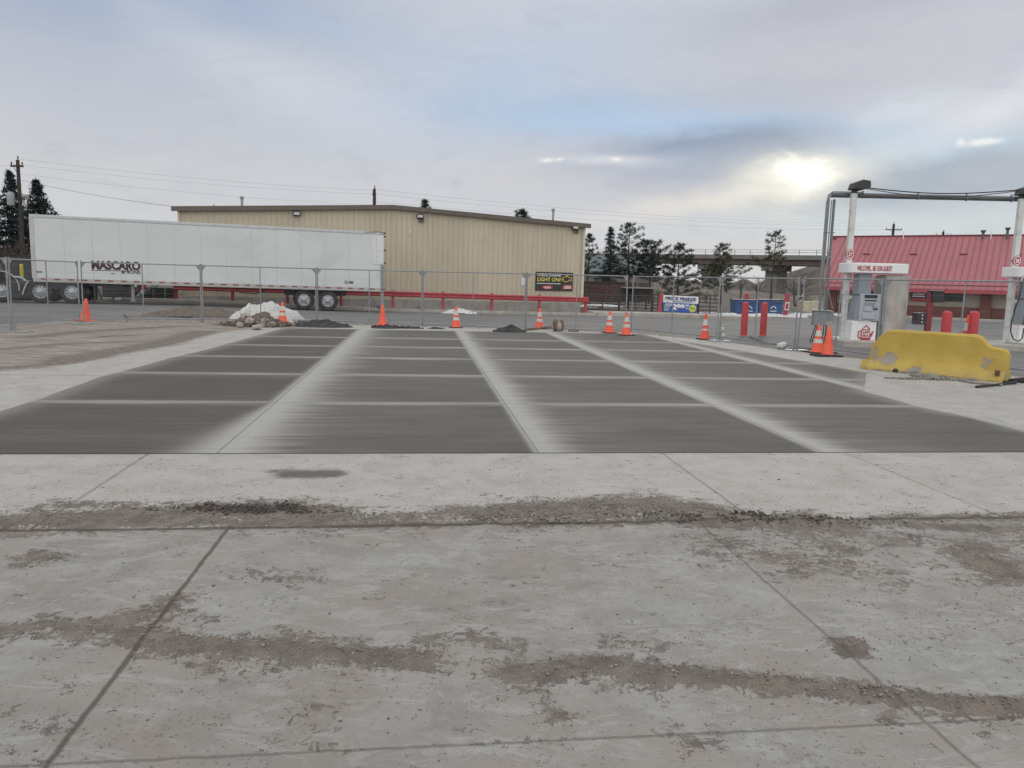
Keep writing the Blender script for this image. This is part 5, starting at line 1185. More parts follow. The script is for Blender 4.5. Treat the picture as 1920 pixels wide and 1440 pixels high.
mb = MB(); mb.add([(0, 0, 0), (L * .95, 0, shr(L)), (L * .97, 0, H_ * .56 + shr(L)), (0, 0, H_ * .56)], [(0, 1, 2, 3)]); s2 = mb.build('blue_field', inkblue, pbn); s2.modifiers.new('s', 'SOLIDIFY').thickness = .02
tx = mat('price freeze blue', (.03, .05, .2), .6)
rly = -math.atan2(b.z - a.z, L)
def btx(s_, m, x, z, h, w__, **kw): o = text(s_, 'lettering', m, pbn, (x, -.03, z + shr(x)), h, w__, **kw); o.rotation_euler = (R(90), rly, 0); return o
btx('PRICE FREEZE', tx, L * .05, H_ * .72, H_ * .2, L * .88, bold=.03, shear=.15)
mb = MB()
for q_ in range(14): mb.box((L * (.32 + .038 * q_), -.03, H_ * .64 + shr(L * .5)), (L * .027, .006, H_ * .045))
mb.build('small_print', tx, pbn)
btx('$', inkwhite, L * .19, H_ * .36, H_ * .15, L * .06, bold=.03); btx('299', inkwhite, L * .26, H_ * .12, H_ * .38, L * .35, bold=.06); btx('99', inkwhite, L * .63, H_ * .34, H_ * .16, L * .1, bold=.04)
MB().box((L * .68, -.03, H_ * .26 + shr(L * .68)), (L * .1, .006, H_ * .04)).build('price_bar', inkwhite, pbn)
o = MB().lathe([(.001, -.03), (L * .105, -.03), (L * .105, -.025), (.001, -.02)], (L * .84, 0, H_ * .27 + shr(L * .84)), 24, 'Y').build('round_seal', mat('seal yellow', (.6, .65, .12), .6), pbn)
btx('FREE', tx, L * .77, H_ * .23, H_ * .08, L * .14, bold=.03)
mb = MB(); mb.prism([(L * .03, H_ * .05), (L * .05, H_ * .5), (L * .12, H_ * .66), (L * .17, H_ * .55), (L * .2, H_ * .2), (L * .14, H_ * .04)], -.04, -.022, 'XZ'); mb.build('cloud_picture', mat('banner grey picture', (.3, .36, .42), .6, .5, 6), pbn)
def redpole(u, v0, v1, Yd, lab, w__=.13, tilt=0, sign=False):
    p = A(u, v1, Yd); q = A(u, v0, Yd); t = thing('red_post', lab, 'post', p, 0); hh = q.z - p.z
    o = MB().lathe([(w__, 0), (w__, hh - .05), (w__ * .6, hh)], n=14).build('shaft', redp, t, smooth='auto'); t.rotation_euler = (0, tilt, 0)
    if sign: MB().box((0, -w__ - .01, hh * .42), (.3, .02, .55)).build('plate', inkwhite, t); MB().box((0, -w__ - .025, hh * .42), (.2, .01, .4)).build('plate_mark', inkred, t)
redpole(1235.5, 550.5, 586, 49.4, 'leaning red post left of the price banner', .13, R(5)); redpole(1472, 550, 591, 54, 'red post with white plate right of the dumpsters', .16, R(3), True)
redpole(1399, 550, 575, 60, 'red post top sticking up behind the dumpsters', .16)
# dumpsters
dblue = mat('dumpster blue', (.022, .085, .24), .5, .12, 1.5, dirt=(.04, .07, .12), dscale=2)
def dumpster(u0_, u1_, lab):
    Yd = 56.5; a = A(u0_, 592, Yd); b = A(u1_, 592, Yd); w__ = b.x - a.x; h = A(u0_, 563.5, Yd).z - a.z
    t = thing('dumpster', lab, 'dumpster', (a.x, Yd, a.z + .03), -.02, 'blue dumpsters beyond the lot')
    MB().prism([(0, .12), (-.04, h), (w__ + .04, h), (w__, .12)], 0, 1.5, 'XZ').build('bin', dblue, t, bevel=.02)
    MB().box((w__ / 2, .75, h + .03), (w__ + .1, 1.6, .06)).build('lid', mat('lid navy', (.015, .03, .08), .5), t)
    MB().box((w__ / 2, -.04, h - .12), (w__ + .06, .08, .1)).box((w__ * .28, -.03, h * .5), (.06, .06, h * .7)).box((w__ * .02, -.03, h * .5), (.06, .06, h * .8)).build('ribs', dblue, t)
    for x in (.2, w__ - .2): MB().lathe([(.10, -.03), (.10, .03)], (x, .2, .06), 12, 'Y').build('caster', rubber, t)
    mb = MB(); pts = [(w__ * .62 + .17 * math.cos(R(q_)), -.02, h * .45 + .17 * math.sin(R(q_))) for q_ in range(0, 181, 20)]; mb.path(pts, .035, 5); mb.box((w__ * .62, -.01, h * .3), (.5, .01, .05)); mb.build('emblem', inkwhite, t)
dumpster(1378, 1420, 'blue dumpster behind the two red bollards, left one'); dumpster(1421, 1466, 'blue dumpster left of the red post with plate, right one')
tag(MB().box((0, 0, .35), (1.6, 1.2, .8)).build('low_box', mat('beige box', (.42, .38, .27), .7), None, bevel=.05, loc=A(1519, 573, 61) - Vector((0, 0, .4))), 'low beige box behind the conduit pipes', 'box')
# snow heaps right
for u, v, rx, h, lab in ((1372, 597, 1.6, .35, 'dirty snow heap left of the dumpsters'), (1492, 592, 1.2, .25, 'dirty snow heap right of the red post with plate'), (1335, 589, 2.0, .16, 'white snow strip under the right gate panel'), (1125, 573, 1.6, .2, 'white snow patch behind the first gate panel'), (1545, 589, 2.5, .1, 'thin snow strip left of the store')):
    p = G(u, v); Yp2 = {1335: 51.5, 1125: 53, 1545: 60}.get(u, p.y); q = A(u, v, Yp2); o = mound('snow_heap', lab, 'snow heap', (q.x, q.y), rx, .7, h, snow, u, 0, .5)
    o.location.z = q.z - .05
p = A(1440, 592, 55); o = mound('snow_heap', 'long low dirty snow ridge before the dumpsters', 'snow heap', (p.x, p.y), 3.0, .5, .14, snow, 7, 0, .6); o.location.z = p.z - .03
# hopper, boxcar, green roofed shed
ho = A(1168, 575, 56); hop = thing('scrap_hopper', 'dark rusty open hopper behind the gates', 'hopper', (ho.x, 56, ho.z)); S_ = 56 / F
rusty = mat('dark rust', (.055, .04, .035), .85, .4, 3)
MB().prism([(.1, .45), (0, 1.35), (2.15, 1.32), (2.15, .85), (1.9, .55), (1.2, .3), (.7, .32)], 0, 1.8, 'XZ').build('tub', rusty, hop)
MB().box((1.05, -.02, 1.38), (2.3, 2.0, .07)).build('rim', mat('pale rim', (.3, .28, .26), .7), hop); MB().box((.4, .2, .2), (.1, .1, .8)).box((1.7, .2, .2), (.1, .1, .8)).build('legs', rusty, hop)
c0 = A(1085, 528, 64); c1 = A(1172, 528, 64); cb = A(1085, 565, 64)
rc = thing('rail_container', 'long brown steel container behind the gates', 'container', (c0.x, 64, cb.z)); w__ = c1.x - c0.x; h = c0.z - cb.z
MB().box((w__ / 2, 1.2, h / 2), (w__, 2.4, h)).build('body', mat('container brown', (.085, .045, .04), .8, .25, 1.5), rc); mb = MB(); x = .2
while x < w__: mb.box((x, -.03, h / 2), (.06, .06, h * .96)); x += .4
mb.build('ribs', mat('container brown', (.085, .045, .04)), rc); MB().box((w__ / 2, -.04, h), (w__ + .1, .1, .1)).build('top_rail', rusty, rc)
c0 = A(1040, 510, 95); c1 = A(1228, 511, 95)
gs = thing('green_shed', 'long shed with faded green roof behind the pines', 'building', (c0.x, 95, -1.0)); w__ = c1.x - c0.x; ez = A(1100, 508, 95).z + 1; rz_ = A(1100, 479, 104).z + 1
MB().prism([(-.6, ez), (8, rz_), (16, ez), (16, ez - .2), (8, rz_ - .2), (-.6, ez - .2)], -.5, w__ + .5, 'YZ').build('roof', mat('faded green roof', (.085, .12, .115), .6, .15, .5), gs)
MB().box((w__ / 2, 7.5, ez / 2 - .2), (w__, 14, ez - .1)).build('wall', mat('shed wall', (.28, .26, .235), .85, .15, 1), gs)
for q_ in range(6): wf = MB().box((w__ * (.3 + .12 * q_), .45, ez * .55), (1.2, .1, 1.0)).build('window', mat('window frame dark', (.07, .06, .055)), gs)

# ------------------------------------------------------------------ overpass
oa = A(1000, 474, 175); ob = A(1600, 479.5, 122); d = ob - oa; L = d.xy.length; zt1, zt2 = oa.z, ob.z
ov = thing('overpass', 'grey concrete highway overpass crossing behind the pines', 'bridge', (oa.x, oa.y, 0), math.atan2(d.y, d.x))
cg = mat('bridge concrete', (.2, .19, .18), .9, .15, .3, dirt=(.12, .115, .11), dscale=.3); x = 0
mb = MB(); mb.add([(0, 0, zt1), (L, 0, zt2), (L, 0, zt2 - .75), (0, 0, zt1 - .75), (0, 9, zt1), (L, 9, zt2), (L, 9, zt2 - .75), (0, 9, zt1 - .75)], [(0, 1, 2, 3), (4, 5, 6, 7), (0, 1, 5, 4), (3, 2, 6, 7), (0, 3, 7, 4), (1, 2, 6, 5)]); mb.build('parapet', cg, ov)
mb = MB(); mb.add([(0, .5, zt1 - .75), (L, .5, zt2 - .75), (L, .5, zt2 - 1.65), (0, .5, zt1 - 1.75), (0, 8, zt1 - .75), (L, 8, zt2 - .75), (L, 8, zt2 - 1.65), (0, 8, zt1 - 1.75)], [(0, 1, 2, 3), (4, 5, 6, 7), (3, 2, 6, 7), (0, 3, 7, 4), (1, 2, 6, 5)]); mb.build('girder', mat('girder brown', (.13, .1, .095), .8, .2, .2), ov)
mb = MB(); mb.tube((0, .1, zt1 + .45), (L, .1, zt2 + .45), .05, n=4); mb.tube((0, .1, zt1 + .85), (L, .1, zt2 + .85), .05, n=4)
for q_ in range(int(L / 3)): x = q_ * 3; mb.tube((x, .1, zt1 + (zt2 - zt1) * x / L - .1), (x, .1, zt1 + (zt2 - zt1) * x / L + .85), .06, n=4)
mb.build('railing', galv, ov)
onr = Vector((-math.sin(math.atan2(d.y, d.x)), math.cos(math.atan2(d.y, d.x)), 0))
for u, wpx in ((1312, 21), (1434, 24)):
    dd_ = ray(u, 500); t = (Vector((oa.x, oa.y, 0)) - CAM).dot(onr) / dd_.dot(onr); p = CAM + dd_ * t; q = Matrix.Rotation(-math.atan2(d.y, d.x), 3, 'Z') @ (p - Vector((oa.x, oa.y, 0))); w__ = wpx * p.y / F
    zc_ = zt1 + (zt2 - zt1) * q.x / L - 1.68
    MB().box((q.x, 4, zc_ / 2 - 1.5), (w__, 3.5, zc_ + 3)).box((q.x, 4, zc_ - .5), (w__ * 1.12, 6, 1.0)).build('pier', cg, ov)
# ------------------------------------------------------------------ hills
def hill(name, sil, Yc, Yf, Yb, m, seed, rough=.5):
    sil = sorted(sil); n = 70; us = np.linspace(sil[0][0], sil[-1][0], n); vs_ = np.interp(us, [a for a, b in sil], [b for a, b in sil]); V = []; rows = [(Yf, 0), (Yf * .7 + Yc * .3, .42), (Yf * .4 + Yc * .6, .75), (Yc, 1), (Yc * .5 + Yb * .5, .8), (Yb, 0)]
    for Yr, fr in rows:
        for i_, (u, v) in enumerate(zip(us, vs_)):
            p = A(u, v, Yc); x = p.x * (Yr / Yc) ** .4; base = -1.2; z = base + (p.z - base) * fr + (rough * (vnoise(np.array([i_ * .5]), np.array([Yr * .2]), seed)[0] - .5) if 0 < fr else 0); V.append((x, Yr, z))
    mb = MB().add(V, [(r_ * n + i_, r_ * n + i_ + 1, (r_ + 1) * n + i_ + 1, (r_ + 1) * n + i_) for r_ in range(5) for i_ in range(n - 1)]); return struct(mb.build(name, m, None, smooth=True))
hm1 = mat('scrub hill', (.095, .078, .062), .95, .35, .25, .8, 2, dirt=(.018, .02, .016), dscale=.55, damt=1.0); hm2 = mat('dry grass bank', (.15, .125, .095), .95, .25, .3, .8, 3, dirt=(.05, .045, .036), dscale=.5, damt=.8)
hill('hill', [(1385, 562), (1412, 548), (1440, 536), (1480, 513), (1515, 499), (1550, 491), (1620, 480), (1720, 470), (1850, 466), (2100, 470)], 185, 150, 240, hm1, 3)
hill('hill', [(1300, 560), (1345, 541), (1375, 530), (1398, 522), (1412, 530), (1440, 545), (1480, 560)], 170, 140, 200, hm1, 5)
hill('hill', [(1120, 520), (1180, 512), (1230, 520), (1300, 527), (1345, 536), (1400, 548), (1500, 556), (1600, 558), (1900, 560)], 125, 100, 145, hm2, 7)
hill('hill', [(-500, 500), (0, 500), (200, 508), (420, 515), (700, 520), (1100, 525), (1200, 535)], 420, 330, 600, hm1, 9)
# ------------------------------------------------------------------ poles and wires
def utility_pole(u, vt, vb, Yd, lab, arms=((.9, 1.6),), r=.14, extra=False, rz=0):
    q = A(u, vt, Yd); p = A(u, vb, Yd); z0 = min(p.z, gzf(p.x, p.y) - .2) if extra else p.z - 4
    t = thing('utility_pole', lab, 'utility pole', (q.x, Yd, z0), rz, 'wooden utility poles'); H = q.z - z0
    MB().tube((0, 0, 0), (0, 0, H), r * 1.2, r * .8, 12).build('pole', wood, t, smooth='auto')
    for dz, w__ in arms:
        MB().box((0, -.12, H - dz), (w__, .1, .13)).build('crossarm', wood, t); mb = MB()
        for x in (-w__ / 2 + .08, w__ / 2 - .08) + ((w__ * .25,) if w__ > 2 else ()): mb.lathe([(.02, 0), (.05, .08), (.05, .2), (.02, .24)], (x, -.12, H - dz + .07), 8)
        mb.lathe([(.02, 0), (.05, .1), (.04, .3)], (0.03, 0, H), 8); mb.build('insulators', darksteel, t)
        MB().path([(-w__ * .3, -.1, H - dz), (0, -.1, H - dz - .55)], .02, 4).build('brace', darksteel, t)
    return t, H
# height scale at 62 m
pl, H = utility_pole(33, 300, 500, 58, 'tall wooden utility pole with transformer at the left between two spruces', ((.45, .95),), .15, True)
pl.children[0]
MB().lathe([(.22, 0), (.26, .1), (.26, .8), (.2, .95), (.05, 1.0)], (-.55, -.2, H - 3.3), 16).build('transformer', mat('transformer grey', (.3, .32, .33), .5), pl, smooth='auto')
MB().lathe([(.05, 0), (.2, .05), (.22, .22), (.1, .3)], (.5, -.2, H - 2.75), 14).path([(0, 0, H - 2.6), (.5, -.2, H - 2.5)], .03).build('street_lamp_head', mat('lamp grey', (.32, .33, .33), .4), pl, smooth='auto')
utility_pole(702, 354, 386, 72, 'dark pole top rising behind the tan roof left of its peak', ((.5, .35),), .17)
utility_pole(1676, 420, 446, 110, 'utility pole with wide crossarm above the red roof, left one', ((.8, 2.3),), .2)
utility_pole(1769, 434, 446, 120, 'utility pole with wide crossarm above the red roof, right one', ((.6, 2.4),), .2)
def wire_(u0_, v0, u1_, v1, Y0, Y1, sag, r, lab):
    a = A(u0_, v0, Y0); b = A(u1_, v1, Y1); pts = [a.lerp(b, t) - Vector((0, 0, sag * 4 * t * (1 - t))) for t in np.linspace(0, 1, 24)]
    tag(MB().path(pts, r, 4).build('power_line', mat('wire grey', (.05, .05, .055))), lab, 'power line')
wire_(36, 337, 332, 388, 58, 45, .15, .012, 'dark service line from the left utility pole down to the tan roof corner')
fw = .006
for (a, b, c_, d_, lab) in ((36, 298, 702, 357, 'topmost thin power line from the left pole to the pole behind the roof'), (26, 308, 700, 364, 'second thin power line from the left pole, under the topmost'), (36, 326, 700, 384, 'lowest thin power line above the trailer'), (-40, 300, 26, 306, 'short thin power line left of the left pole')):
    wire_(a, b, c_, d_, 58, 72, .3, .006, lab)
for (a, b, c_, d_, lab) in ((704, 355, 1676, 420, 'topmost thin power line from the roof pole to the poles over the red roof'), (704, 364, 1680, 424, 'second thin power line over the right half of the sky'), (704, 378, 1665, 430, 'lowest thin power line over the pines')):
    wire_(a, b, c_, d_, 72, 110, .8, .007, lab)

# ------------------------------------------------------------------ trees
def tuft(mb, p, s, n, r_, up=.3):
    for _ in range(n):
        d = Vector((r_.gauss(0, 1), r_.gauss(0, 1), r_.gauss(up, .8))).normalized(); l = s * r_.uniform(.5, 1.1); o_ = d.orthogonal().normalized() * (l * .13)
        c_ = p + Vector((r_.gauss(0, s * .28), r_.gauss(0, s * .28), r_.gauss(0, s * .2)))
        mb.add([c_ - o_, c_ + o_, c_ + d * l + o_ * .4, c_ + d * l - o_ * .4], [(0, 1, 2, 3)])
def pine(u, vt, vb, Yd, lab, spread, seed, m=needle, dens=1.0, low=.25, kind='pine', lean=0, name='pine_tree', prof=None):
    r_ = random.Random(seed); q = A(u, vt, Yd); z0 = gzf(q.x, Yd) - .1; base = A(u, vb, Yd); z0 = min(base.z, z0 + 1.0); H = q.z - z0; S = Yd / F
    t = thing(name, lab, 'tree', (q.x, Yd, z0), 0, None); tk_ = MB(); fo = MB(); W = spread * S
    bend = [Vector((lean * H * (a / 8.) ** 1.5 + .06 * H * .1 * math.sin(a + seed), .02 * math.sin(a * 2 + seed), H * a / 8.)) for a in range(9)]
    off = bend[-1].copy(); bend = [b_ - Vector((off.x * (i_ / 8.), 0, 0)) + Vector((0, 0, 0)) for i_, b_ in enumerate(bend)]
    tk_.path(bend, [max(.02, .022 * H * (1 - a / 8.6)) for a in range(9)], 8)
    prof = prof or [(0, .5), (.25, 1), (.6, .75), (.85, .4), (1, .06)]
    nb = int((34 if kind == 'pine' else 70) * dens)
    for i_ in range(nb):
        f = low + (1 - low) * ((i_ + r_.random()) / nb); zz = H * f; az = i_ * 2.4 + r_.uniform(-.4, .4)
        L = W * np.interp((f - low) / (1 - low), [a for a, b in prof], [b for a, b in prof]) * (r_.uniform(.6, 1.15) if kind == 'pine' else r_.uniform(.8, 1.05)); 
        up = r_.uniform(.15, .55) if kind == 'pine' else r_.uniform(-.28, .02)
        i8 = min(int(f * 8), 7); b0 = bend[i8].lerp(bend[i8 + 1], f * 8 - i8)
        d = Vector((math.cos(az), math.sin(az), 0)); pts = [b0, b0 + d * L * .5 + Vector((0, 0, up * L * .35)), b0 + d * L + Vector((0, 0, up * L * (1 if kind == 'pine' else .55)))]
        tk_.path(pts, [max(.012, .006 * H * (1 - f) + .015), .015, .008], 4)
        ns = max(3, int(L * (3.4 if kind == 'pine' else 5.5)))
        for j in range(ns):
            tt_ = .35 + .65 * (j + r_.random()) / ns if kind == 'pine' else .12 + .88 * (j + r_.random()) / ns
            p = pts[0].lerp(pts[1], tt_ * 2) if tt_ < .5 else pts[1].lerp(pts[2], tt_ * 2 - 1)
            sd_ = Vector((-d.y, d.x, 0)) * r_.uniform(-1, 1) * L * .22 * (1.2 - tt_)
            if kind == 'pine' and r_.random() < .3: continue
            tuft(fo, p + sd_ + Vector((0, 0, r_.uniform(-.05, .12) * L * .3)), .27 if kind == 'pine' else .27, int((21 if kind == 'pine' else 18)), r_, .5 if kind == 'pine' else -.1)
    tk_.build('trunk', bark, t, smooth='auto'); fo.build('crown', m, t); return t
SP = [(0, 1), (.3, .8), (.6, .52), (.85, .24), (1, .04)]
pine(18, 322, 560, 62, 'tall dark spruce left of the utility pole', 62, 1, needle2, 1.8, .04, 'spruce', prof=SP, name='spruce_tree')
pine(68, 338, 560, 60, 'dark spruce rising behind the trailer nose, right of the pole', 78, 2, needle2, 1.9, .04, 'spruce', prof=SP, name='spruce_tree')
pine(-30, 360, 560, 66, 'dark spruce cut by the left edge', 60, 22, needle2, 1.2, .04, 'spruce', prof=SP, name='spruce_tree')
pine(1105, 440, 560, 82, 'pine half hidden by the right corner of the tan building', 34, 3, needle, .9, .35)
pine(1146, 426, 560, 84, 'narrow dark spruce like pine with a spiky top', 34, 4, needle2, .9, .12, 'spruce', prof=[(0, 1.3), (.25, 1.1), (.4, .5), (.8, .32), (1, .1)])
pine(1182, 420, 570, 76, 'largest pine with open crown before the overpass', 52, 5, needle, 1.7, .30, prof=[(0, .9), (.25, 1), (.55, .8), (.85, .55), (1, .15)])
pine(1222, 455, 570, 74, 'dense dark pine right of the largest pine', 40, 6, needle, 1.8, .35, prof=[(0, .7), (.35, 1), (.7, .9), (1, .4)])
pine(1275, 459, 572, 72, 'bushy pine before the left bridge pier', 50, 7, needle, 1.7, .12, prof=[(0, .9), (.3, 1), (.6, .7), (.85, .45), (1, .1)])
pine(1356, 459, 572, 74, 'greenish pine between the two bridge piers', 48, 8, needle3, 1.7, .2, prof=[(0, .9), (.25, 1.1), (.45, .8), (.55, .4), (.85, .4), (1, .15)])
pine(1455, 437, 575, 66, 'thin open pine with a light rounded top right of the right pier', 40, 9, needle3, .75, .42, prof=[(0, .8), (.3, 1), (.5, .6), (.8, .6), (1, .2)], lean=.06)
pine(797, 377, 470, 62, 'tiny pine tip showing above the tan roof peak', 16, 10, needle, .6, .7); pine(979, 396, 470, 66, 'pine tips showing above the tan roof near the right vent', 26, 11, needle, 1.2, .7)
def bare(u, vt, vb, Yd, lab, spread, seed, name='bare_tree', stems=1, m=twig):
    r_ = random.Random(seed); q = A(u, vt, Yd); b = A(u, vb, Yd); H = q.z - b.z; t = thing(name, lab, 'tree' if name == 'bare_tree' else 'shrub', (q.x, Yd, b.z)); mb = MB(); tw = MB()
    def br(p, d, l, r, dep):
        e = p + d * l; (mb if dep < 2 else tw).path([p, p.lerp(e, .5) + Vector((r_.gauss(0, .04), r_.gauss(0, .04), 0)) * l, e], [r, r * .8, r * .55], 5 if dep < 2 else 3)
        if dep < 4:
            for _ in range(3 if dep else 6):
                nd = (d + Vector((r_.gauss(0, .55), r_.gauss(0, .55), r_.gauss(.05, .3)))).normalized(); br(p.lerp(e, r_.uniform(.35, 1)), nd, l * r_.uniform(.5, .75), r * .5, dep + 1)
    for s__ in range(stems): br(Vector((r_.gauss(0, .15 * stems), 0, 0)), Vector((r_.gauss(0, .2), r_.gauss(0, .2), 1)).normalized(), H * .45, .02 * H, 0)
    mb.build('trunk' if name == 'bare_tree' else 'stems', bark, t); tw.build('twigs', m, t)
bare(1420, 500, 568, 76, 'bare tree before the right bridge pier', 40, 31); bare(1388, 505, 565, 78, 'bare tree left of the right bridge pier', 40, 32); bare(1503, 505, 575, 70, 'bare leafless tree left of the conduit pipes', 40, 33, stems=2)
bare(1515, 545, 578, 66, 'leafless shrub behind the fence clamp', 20, 34, 'bare_shrub', 3); bare(1240, 530, 575, 68, 'bare shrub left of the bushy pine', 20, 35, 'bare_shrub', 3); bare(1335, 535, 570, 68, 'bare shrub right of the bushy pine', 20, 36, 'bare_shrub', 3)
for u, s__ in ((5, 41), (25, 42), (48, 43), (-25, 44)): bare(u, 440, 560, 56, {5: 'brown leafless bush at the far left behind the tractor', 25: 'brown leafless bush beside the utility pole foot', 48: 'brown leafless bush by the trailer nose', -25: 'brown leafless bush just outside the left edge'}[u], 30, s__, 'bare_shrub', 4)
p = A(35, 484, 44); wl_ = thing('dark_wall', 'low dark board wall behind the tractor', 'wall', (A(-80, 484, 44).x, 44, -.1)); MB().box((3.6, 0, (p.z + .1) / 2), (7.2, .15, p.z + .1)).build('boards', black, wl_); MB().box((3.6, -.02, p.z + .12), (7.3, .2, .06)).build('cap', darksteel, wl_)

# ------------------------------------------------------------------ scrap behind the trailer nose
def scrapbox(u0_, u1_, vt, vb, Yd, lab, seed):
    a = A(u0_, vb, Yd); b = A(u1_, vb, Yd); h = A(u0_, vt, Yd).z - a.z; w__ = b.x - a.x; r_ = random.Random(seed); t = thing('pallet_stack', lab, 'pallets', (a.x, Yd, a.z), 0, 'dark scrap behind the trailer'); n_ = int(h / .13)
    for q_ in range(n_):
        mb = MB(); z = .13 * q_; mb.box((w__ / 2 + r_.uniform(-.05, .05), 0, z + .10), (w__, 1.1, .025)); mb.box((w__ / 2, 0, z + .015), (w__, 1.1, .02))
        for x in (.1, .5, .9): mb.box((w__ * x, 0, z + .06), (.1, 1.0, .08))
        mb.build('pallet', darksteel, t)
scrapbox(205, 262, 536, 563, 43, 'stack of dark pallets left of the red and white sign', 1); scrapbox(272, 326, 535, 564, 43.4, 'stack of dark pallets left of the guardrail end', 2)
for (pts, Yd, m, lab) in (([(194, 543), (206, 540), (214, 551), (214, 559), (211, 560)], 40.4, inkwhite, 'bent white sheet metal piece under the trailer, left one'), ([(214, 562), (221, 554), (232, 553), (226, 563)], 40.3, inkwhite, 'small bent white sheet piece under the trailer, right one'),
                          ([(249, 532), (263, 532), (249, 541)], 41.8, inkwhite, 'white triangular part of a sign behind the landing gear'), ([(249, 545), (270, 529), (273, 529), (273, 547)], 41.8, mat('sign red', (.5, .05, .07), .5), 'red panel with white mark behind the landing gear')):
    q_ = [A(u, v, Yd) for u, v in pts]; c_ = q_[0]; mb = MB(); mb.prism([(a.x - c_.x, a.z - c_.z) for a in q_], 0, .04, 'XZ'); t = thing('bent_sheet', lab, 'panel', c_); mb.build('sheet', m, t)
    if 'red panel' in lab: MB().box((.5, -.01, -.05), (.18, .01, .18)).build('mark', inkwhite, t)
for (x0_, v0, x1_, v1, Yd, r, lab) in ((167, 541, 178, 565, 39.4, .12, 'grey slanted plate behind the tractor wheels'), (184, 541, 191, 562, 39.6, .06, 'thin grey slanted bar under the trailer front')):
    a = A(x0_, v0, Yd); b = A(x1_, v1, Yd); t = thing('slanted_bar', lab, 'scrap bar', b); MB().path([Vector(a) - b, (0, 0, 0)], r, 4).build('bar', galv, t)
a = A(200, 535, 40.6); t = thing('tool_chest', 'dark grey steel box slung beside the landing gear', 'box', (a.x, 40.6, a.z - .5)); MB().box((.55, 0, .2), (1.3, .6, .62)).build('case', mat('chest grey', (.11, .11, .12), .6), t, bevel=.02); MB().box((.55, -.31, .3), (1.2, .02, .05)).build('latch_bar', galv, t)

# ------------------------------------------------------------------ gravel on the concrete
ico = []; t = (1 + 5 ** .5) / 2
iv = np.array([(-1, t, 0), (1, t, 0), (-1, -t, 0), (1, -t, 0), (0, -1, t), (0, 1, t), (0, -1, -t), (0, 1, -t), (t, 0, -1), (t, 0, 1), (-t, 0, -1), (-t, 0, 1)]) / 1.9
it = np.array([(0, 11, 5), (0, 5, 1), (0, 1, 7), (0, 7, 10), (0, 10, 11), (1, 5, 9), (5, 11, 4), (11, 10, 2), (10, 7, 6), (7, 1, 8), (3, 9, 4), (3, 4, 2), (3, 2, 6), (3, 6, 8), (3, 8, 9), (4, 9, 5), (2, 4, 11), (6, 2, 10), (8, 6, 7), (9, 8, 1)])
def gravel(name, P, S, m, lab, zoff=0.0):
    rg = np.random.default_rng(5); n = len(P); V = iv[None] * (1 + rg.uniform(-.3, .3, (n, 12, 1))); V = V * np.stack([S * rg.uniform(.7, 1.4, n), S * rg.uniform(.7, 1.3, n), S * rg.uniform(.35, .8, n)], 1)[:, None]
    a = rg.uniform(0, 6.28, n); ca, sa_ = np.cos(a)[:, None], np.sin(a)[:, None]; x = V[..., 0] * ca - V[..., 1] * sa_; y = V[..., 0] * sa_ + V[..., 1] * ca
    V = np.stack([x + P[:, None, 0], y + P[:, None, 1], V[..., 2] + P[:, None, 2] + S[:, None] * .25], -1).reshape(-1, 3)
    Fc = (it[None] + 12 * np.arange(n)[:, None, None]).reshape(-1, 3); me = bpy.data.meshes.new(name); me.vertices.add(len(V)); me.vertices.foreach_set('co', V.ravel()); me.loops.add(Fc.size); me.loops.foreach_set('vertex_index', Fc.ravel())
    me.polygons.add(len(Fc)); me.polygons.foreach_set('loop_start', np.arange(0, Fc.size, 3)); me.update(calc_edges=True); me.materials.append(m); o = bpy.data.objects.new(name, me); col.objects.link(o); o['kind'] = 'stuff'; return tag(o, lab, 'gravel')
rg = np.random.default_rng(2)
zn = near_z(P0).reshape(len(YS), len(XS)); Dg = D0.reshape(len(YS), len(XS))
def sample(n, ymax, f, smin, smax, pw=3.5):
    y = rg.uniform(1.6, ymax, n) ; x = rg.uniform(-1, 1, n) * np.minimum(6.4, y * .72); i_ = np.clip(((y - YS[0]) / .035).astype(int), 0, len(YS) - 1); j = np.clip(((x - XS[0]) / .035).astype(int), 0, len(XS) - 1)
    d = Dg[i_, j]; keep = rg.random(n) < f(d, x, y); x, y, z = x[keep], y[keep], zn[i_, j][keep]; s = smin + (smax - smin) * rg.random(len(x)) ** pw; return np.stack([x, y, z], 1), s
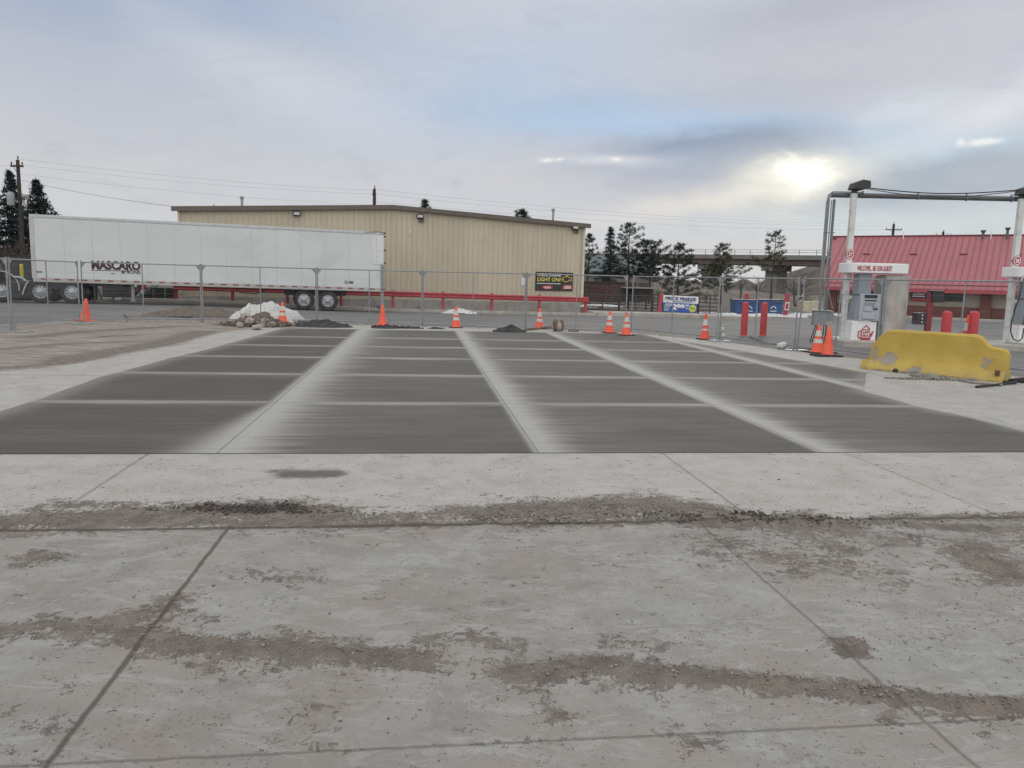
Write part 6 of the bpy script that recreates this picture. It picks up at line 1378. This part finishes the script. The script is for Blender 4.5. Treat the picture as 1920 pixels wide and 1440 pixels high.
P1, S1 = sample(150000, 8.6, lambda d, x, y: np.clip((d * 1.05 + .9 * (fbm(x * 9, y * 9, 4, 3) - .5) - .38) * 1.3, 0, .6), .0016, .0085, 3.2)
gravel('gravel', P1, S1, mat('grit', (.2, .17, .145), .9, .45, 30, dirt=(.33, .3, .27), dscale=60), 'brown grit and small gravel strewn in the dirt streaks on the concrete')
P2, S2 = sample(26000, 8.6, lambda d, x, y: np.clip(.05 + .9 * (fbm(x * .9, y * .9, 3, 60) - .38), .02, .6) * .6, .0014, .0062, 4)
gravel('pebbles', P2, S2, mat('pebble', (.14, .125, .115), .9, .4, 20), 'scattered dark pebbles on the clean concrete')
P3, S3 = sample(16, 6.5, lambda d, x, y: np.full(len(x), 1.), .007, .012, 2)
gravel('pebbles', P3, S3, mat('pebble', (.14, .125, .115)), 'few larger stones on the concrete')
def clump(u, v, rx, ry, n, smax, seed, m, lab):
    c_ = G0(u, v); r2 = np.random.default_rng(seed); P = np.stack([c_.x + r2.normal(0, rx, n), c_.y + r2.normal(0, ry, n), np.full(n, .008) + r2.random(n) * .01], 1); gravel('dirt_clods', P, .004 + smax * r2.random(n) ** 2.5, m, lab)
dk = mat('dark clods', (.07, .058, .05), .95, .4, 20)
clump(480, 958, .26, .055, 900, .010, 1, dk, 'dark earth clods on the joint left of centre'); clump(1405, 968, .05, .03, 60, .018, 2, dk, 'dark clods near the joint crossing at right'); clump(1515, 968, .03, .02, 14, .02, 3, stone, 'grey lump cluster right of the dark clods')
clump(985, 975, .22, .05, 260, .012, 4, stone, 'grey gravel lumps on the joint at the centre'); clump(1400, 975, .45, .06, 600, .008, 6, dk, 'dark gravel along the joint at right'); clump(1150, 955, .4, .08, 400, .010, 7, stone, 'fine gravel patch above the joint')
# small stones across the far dirt strip
n = 1800; x = rg.uniform(-13, 5, n); y = far_edge(x) - rg.random(n) ** 2 * 1.0; gravel('pebbles', np.stack([x, y, np.zeros(n)], 1), .006 + .02 * rg.random(n) ** 4, stone, 'small stones along the far edge of the pavement')
print('objects', len(bpy.data.objects))
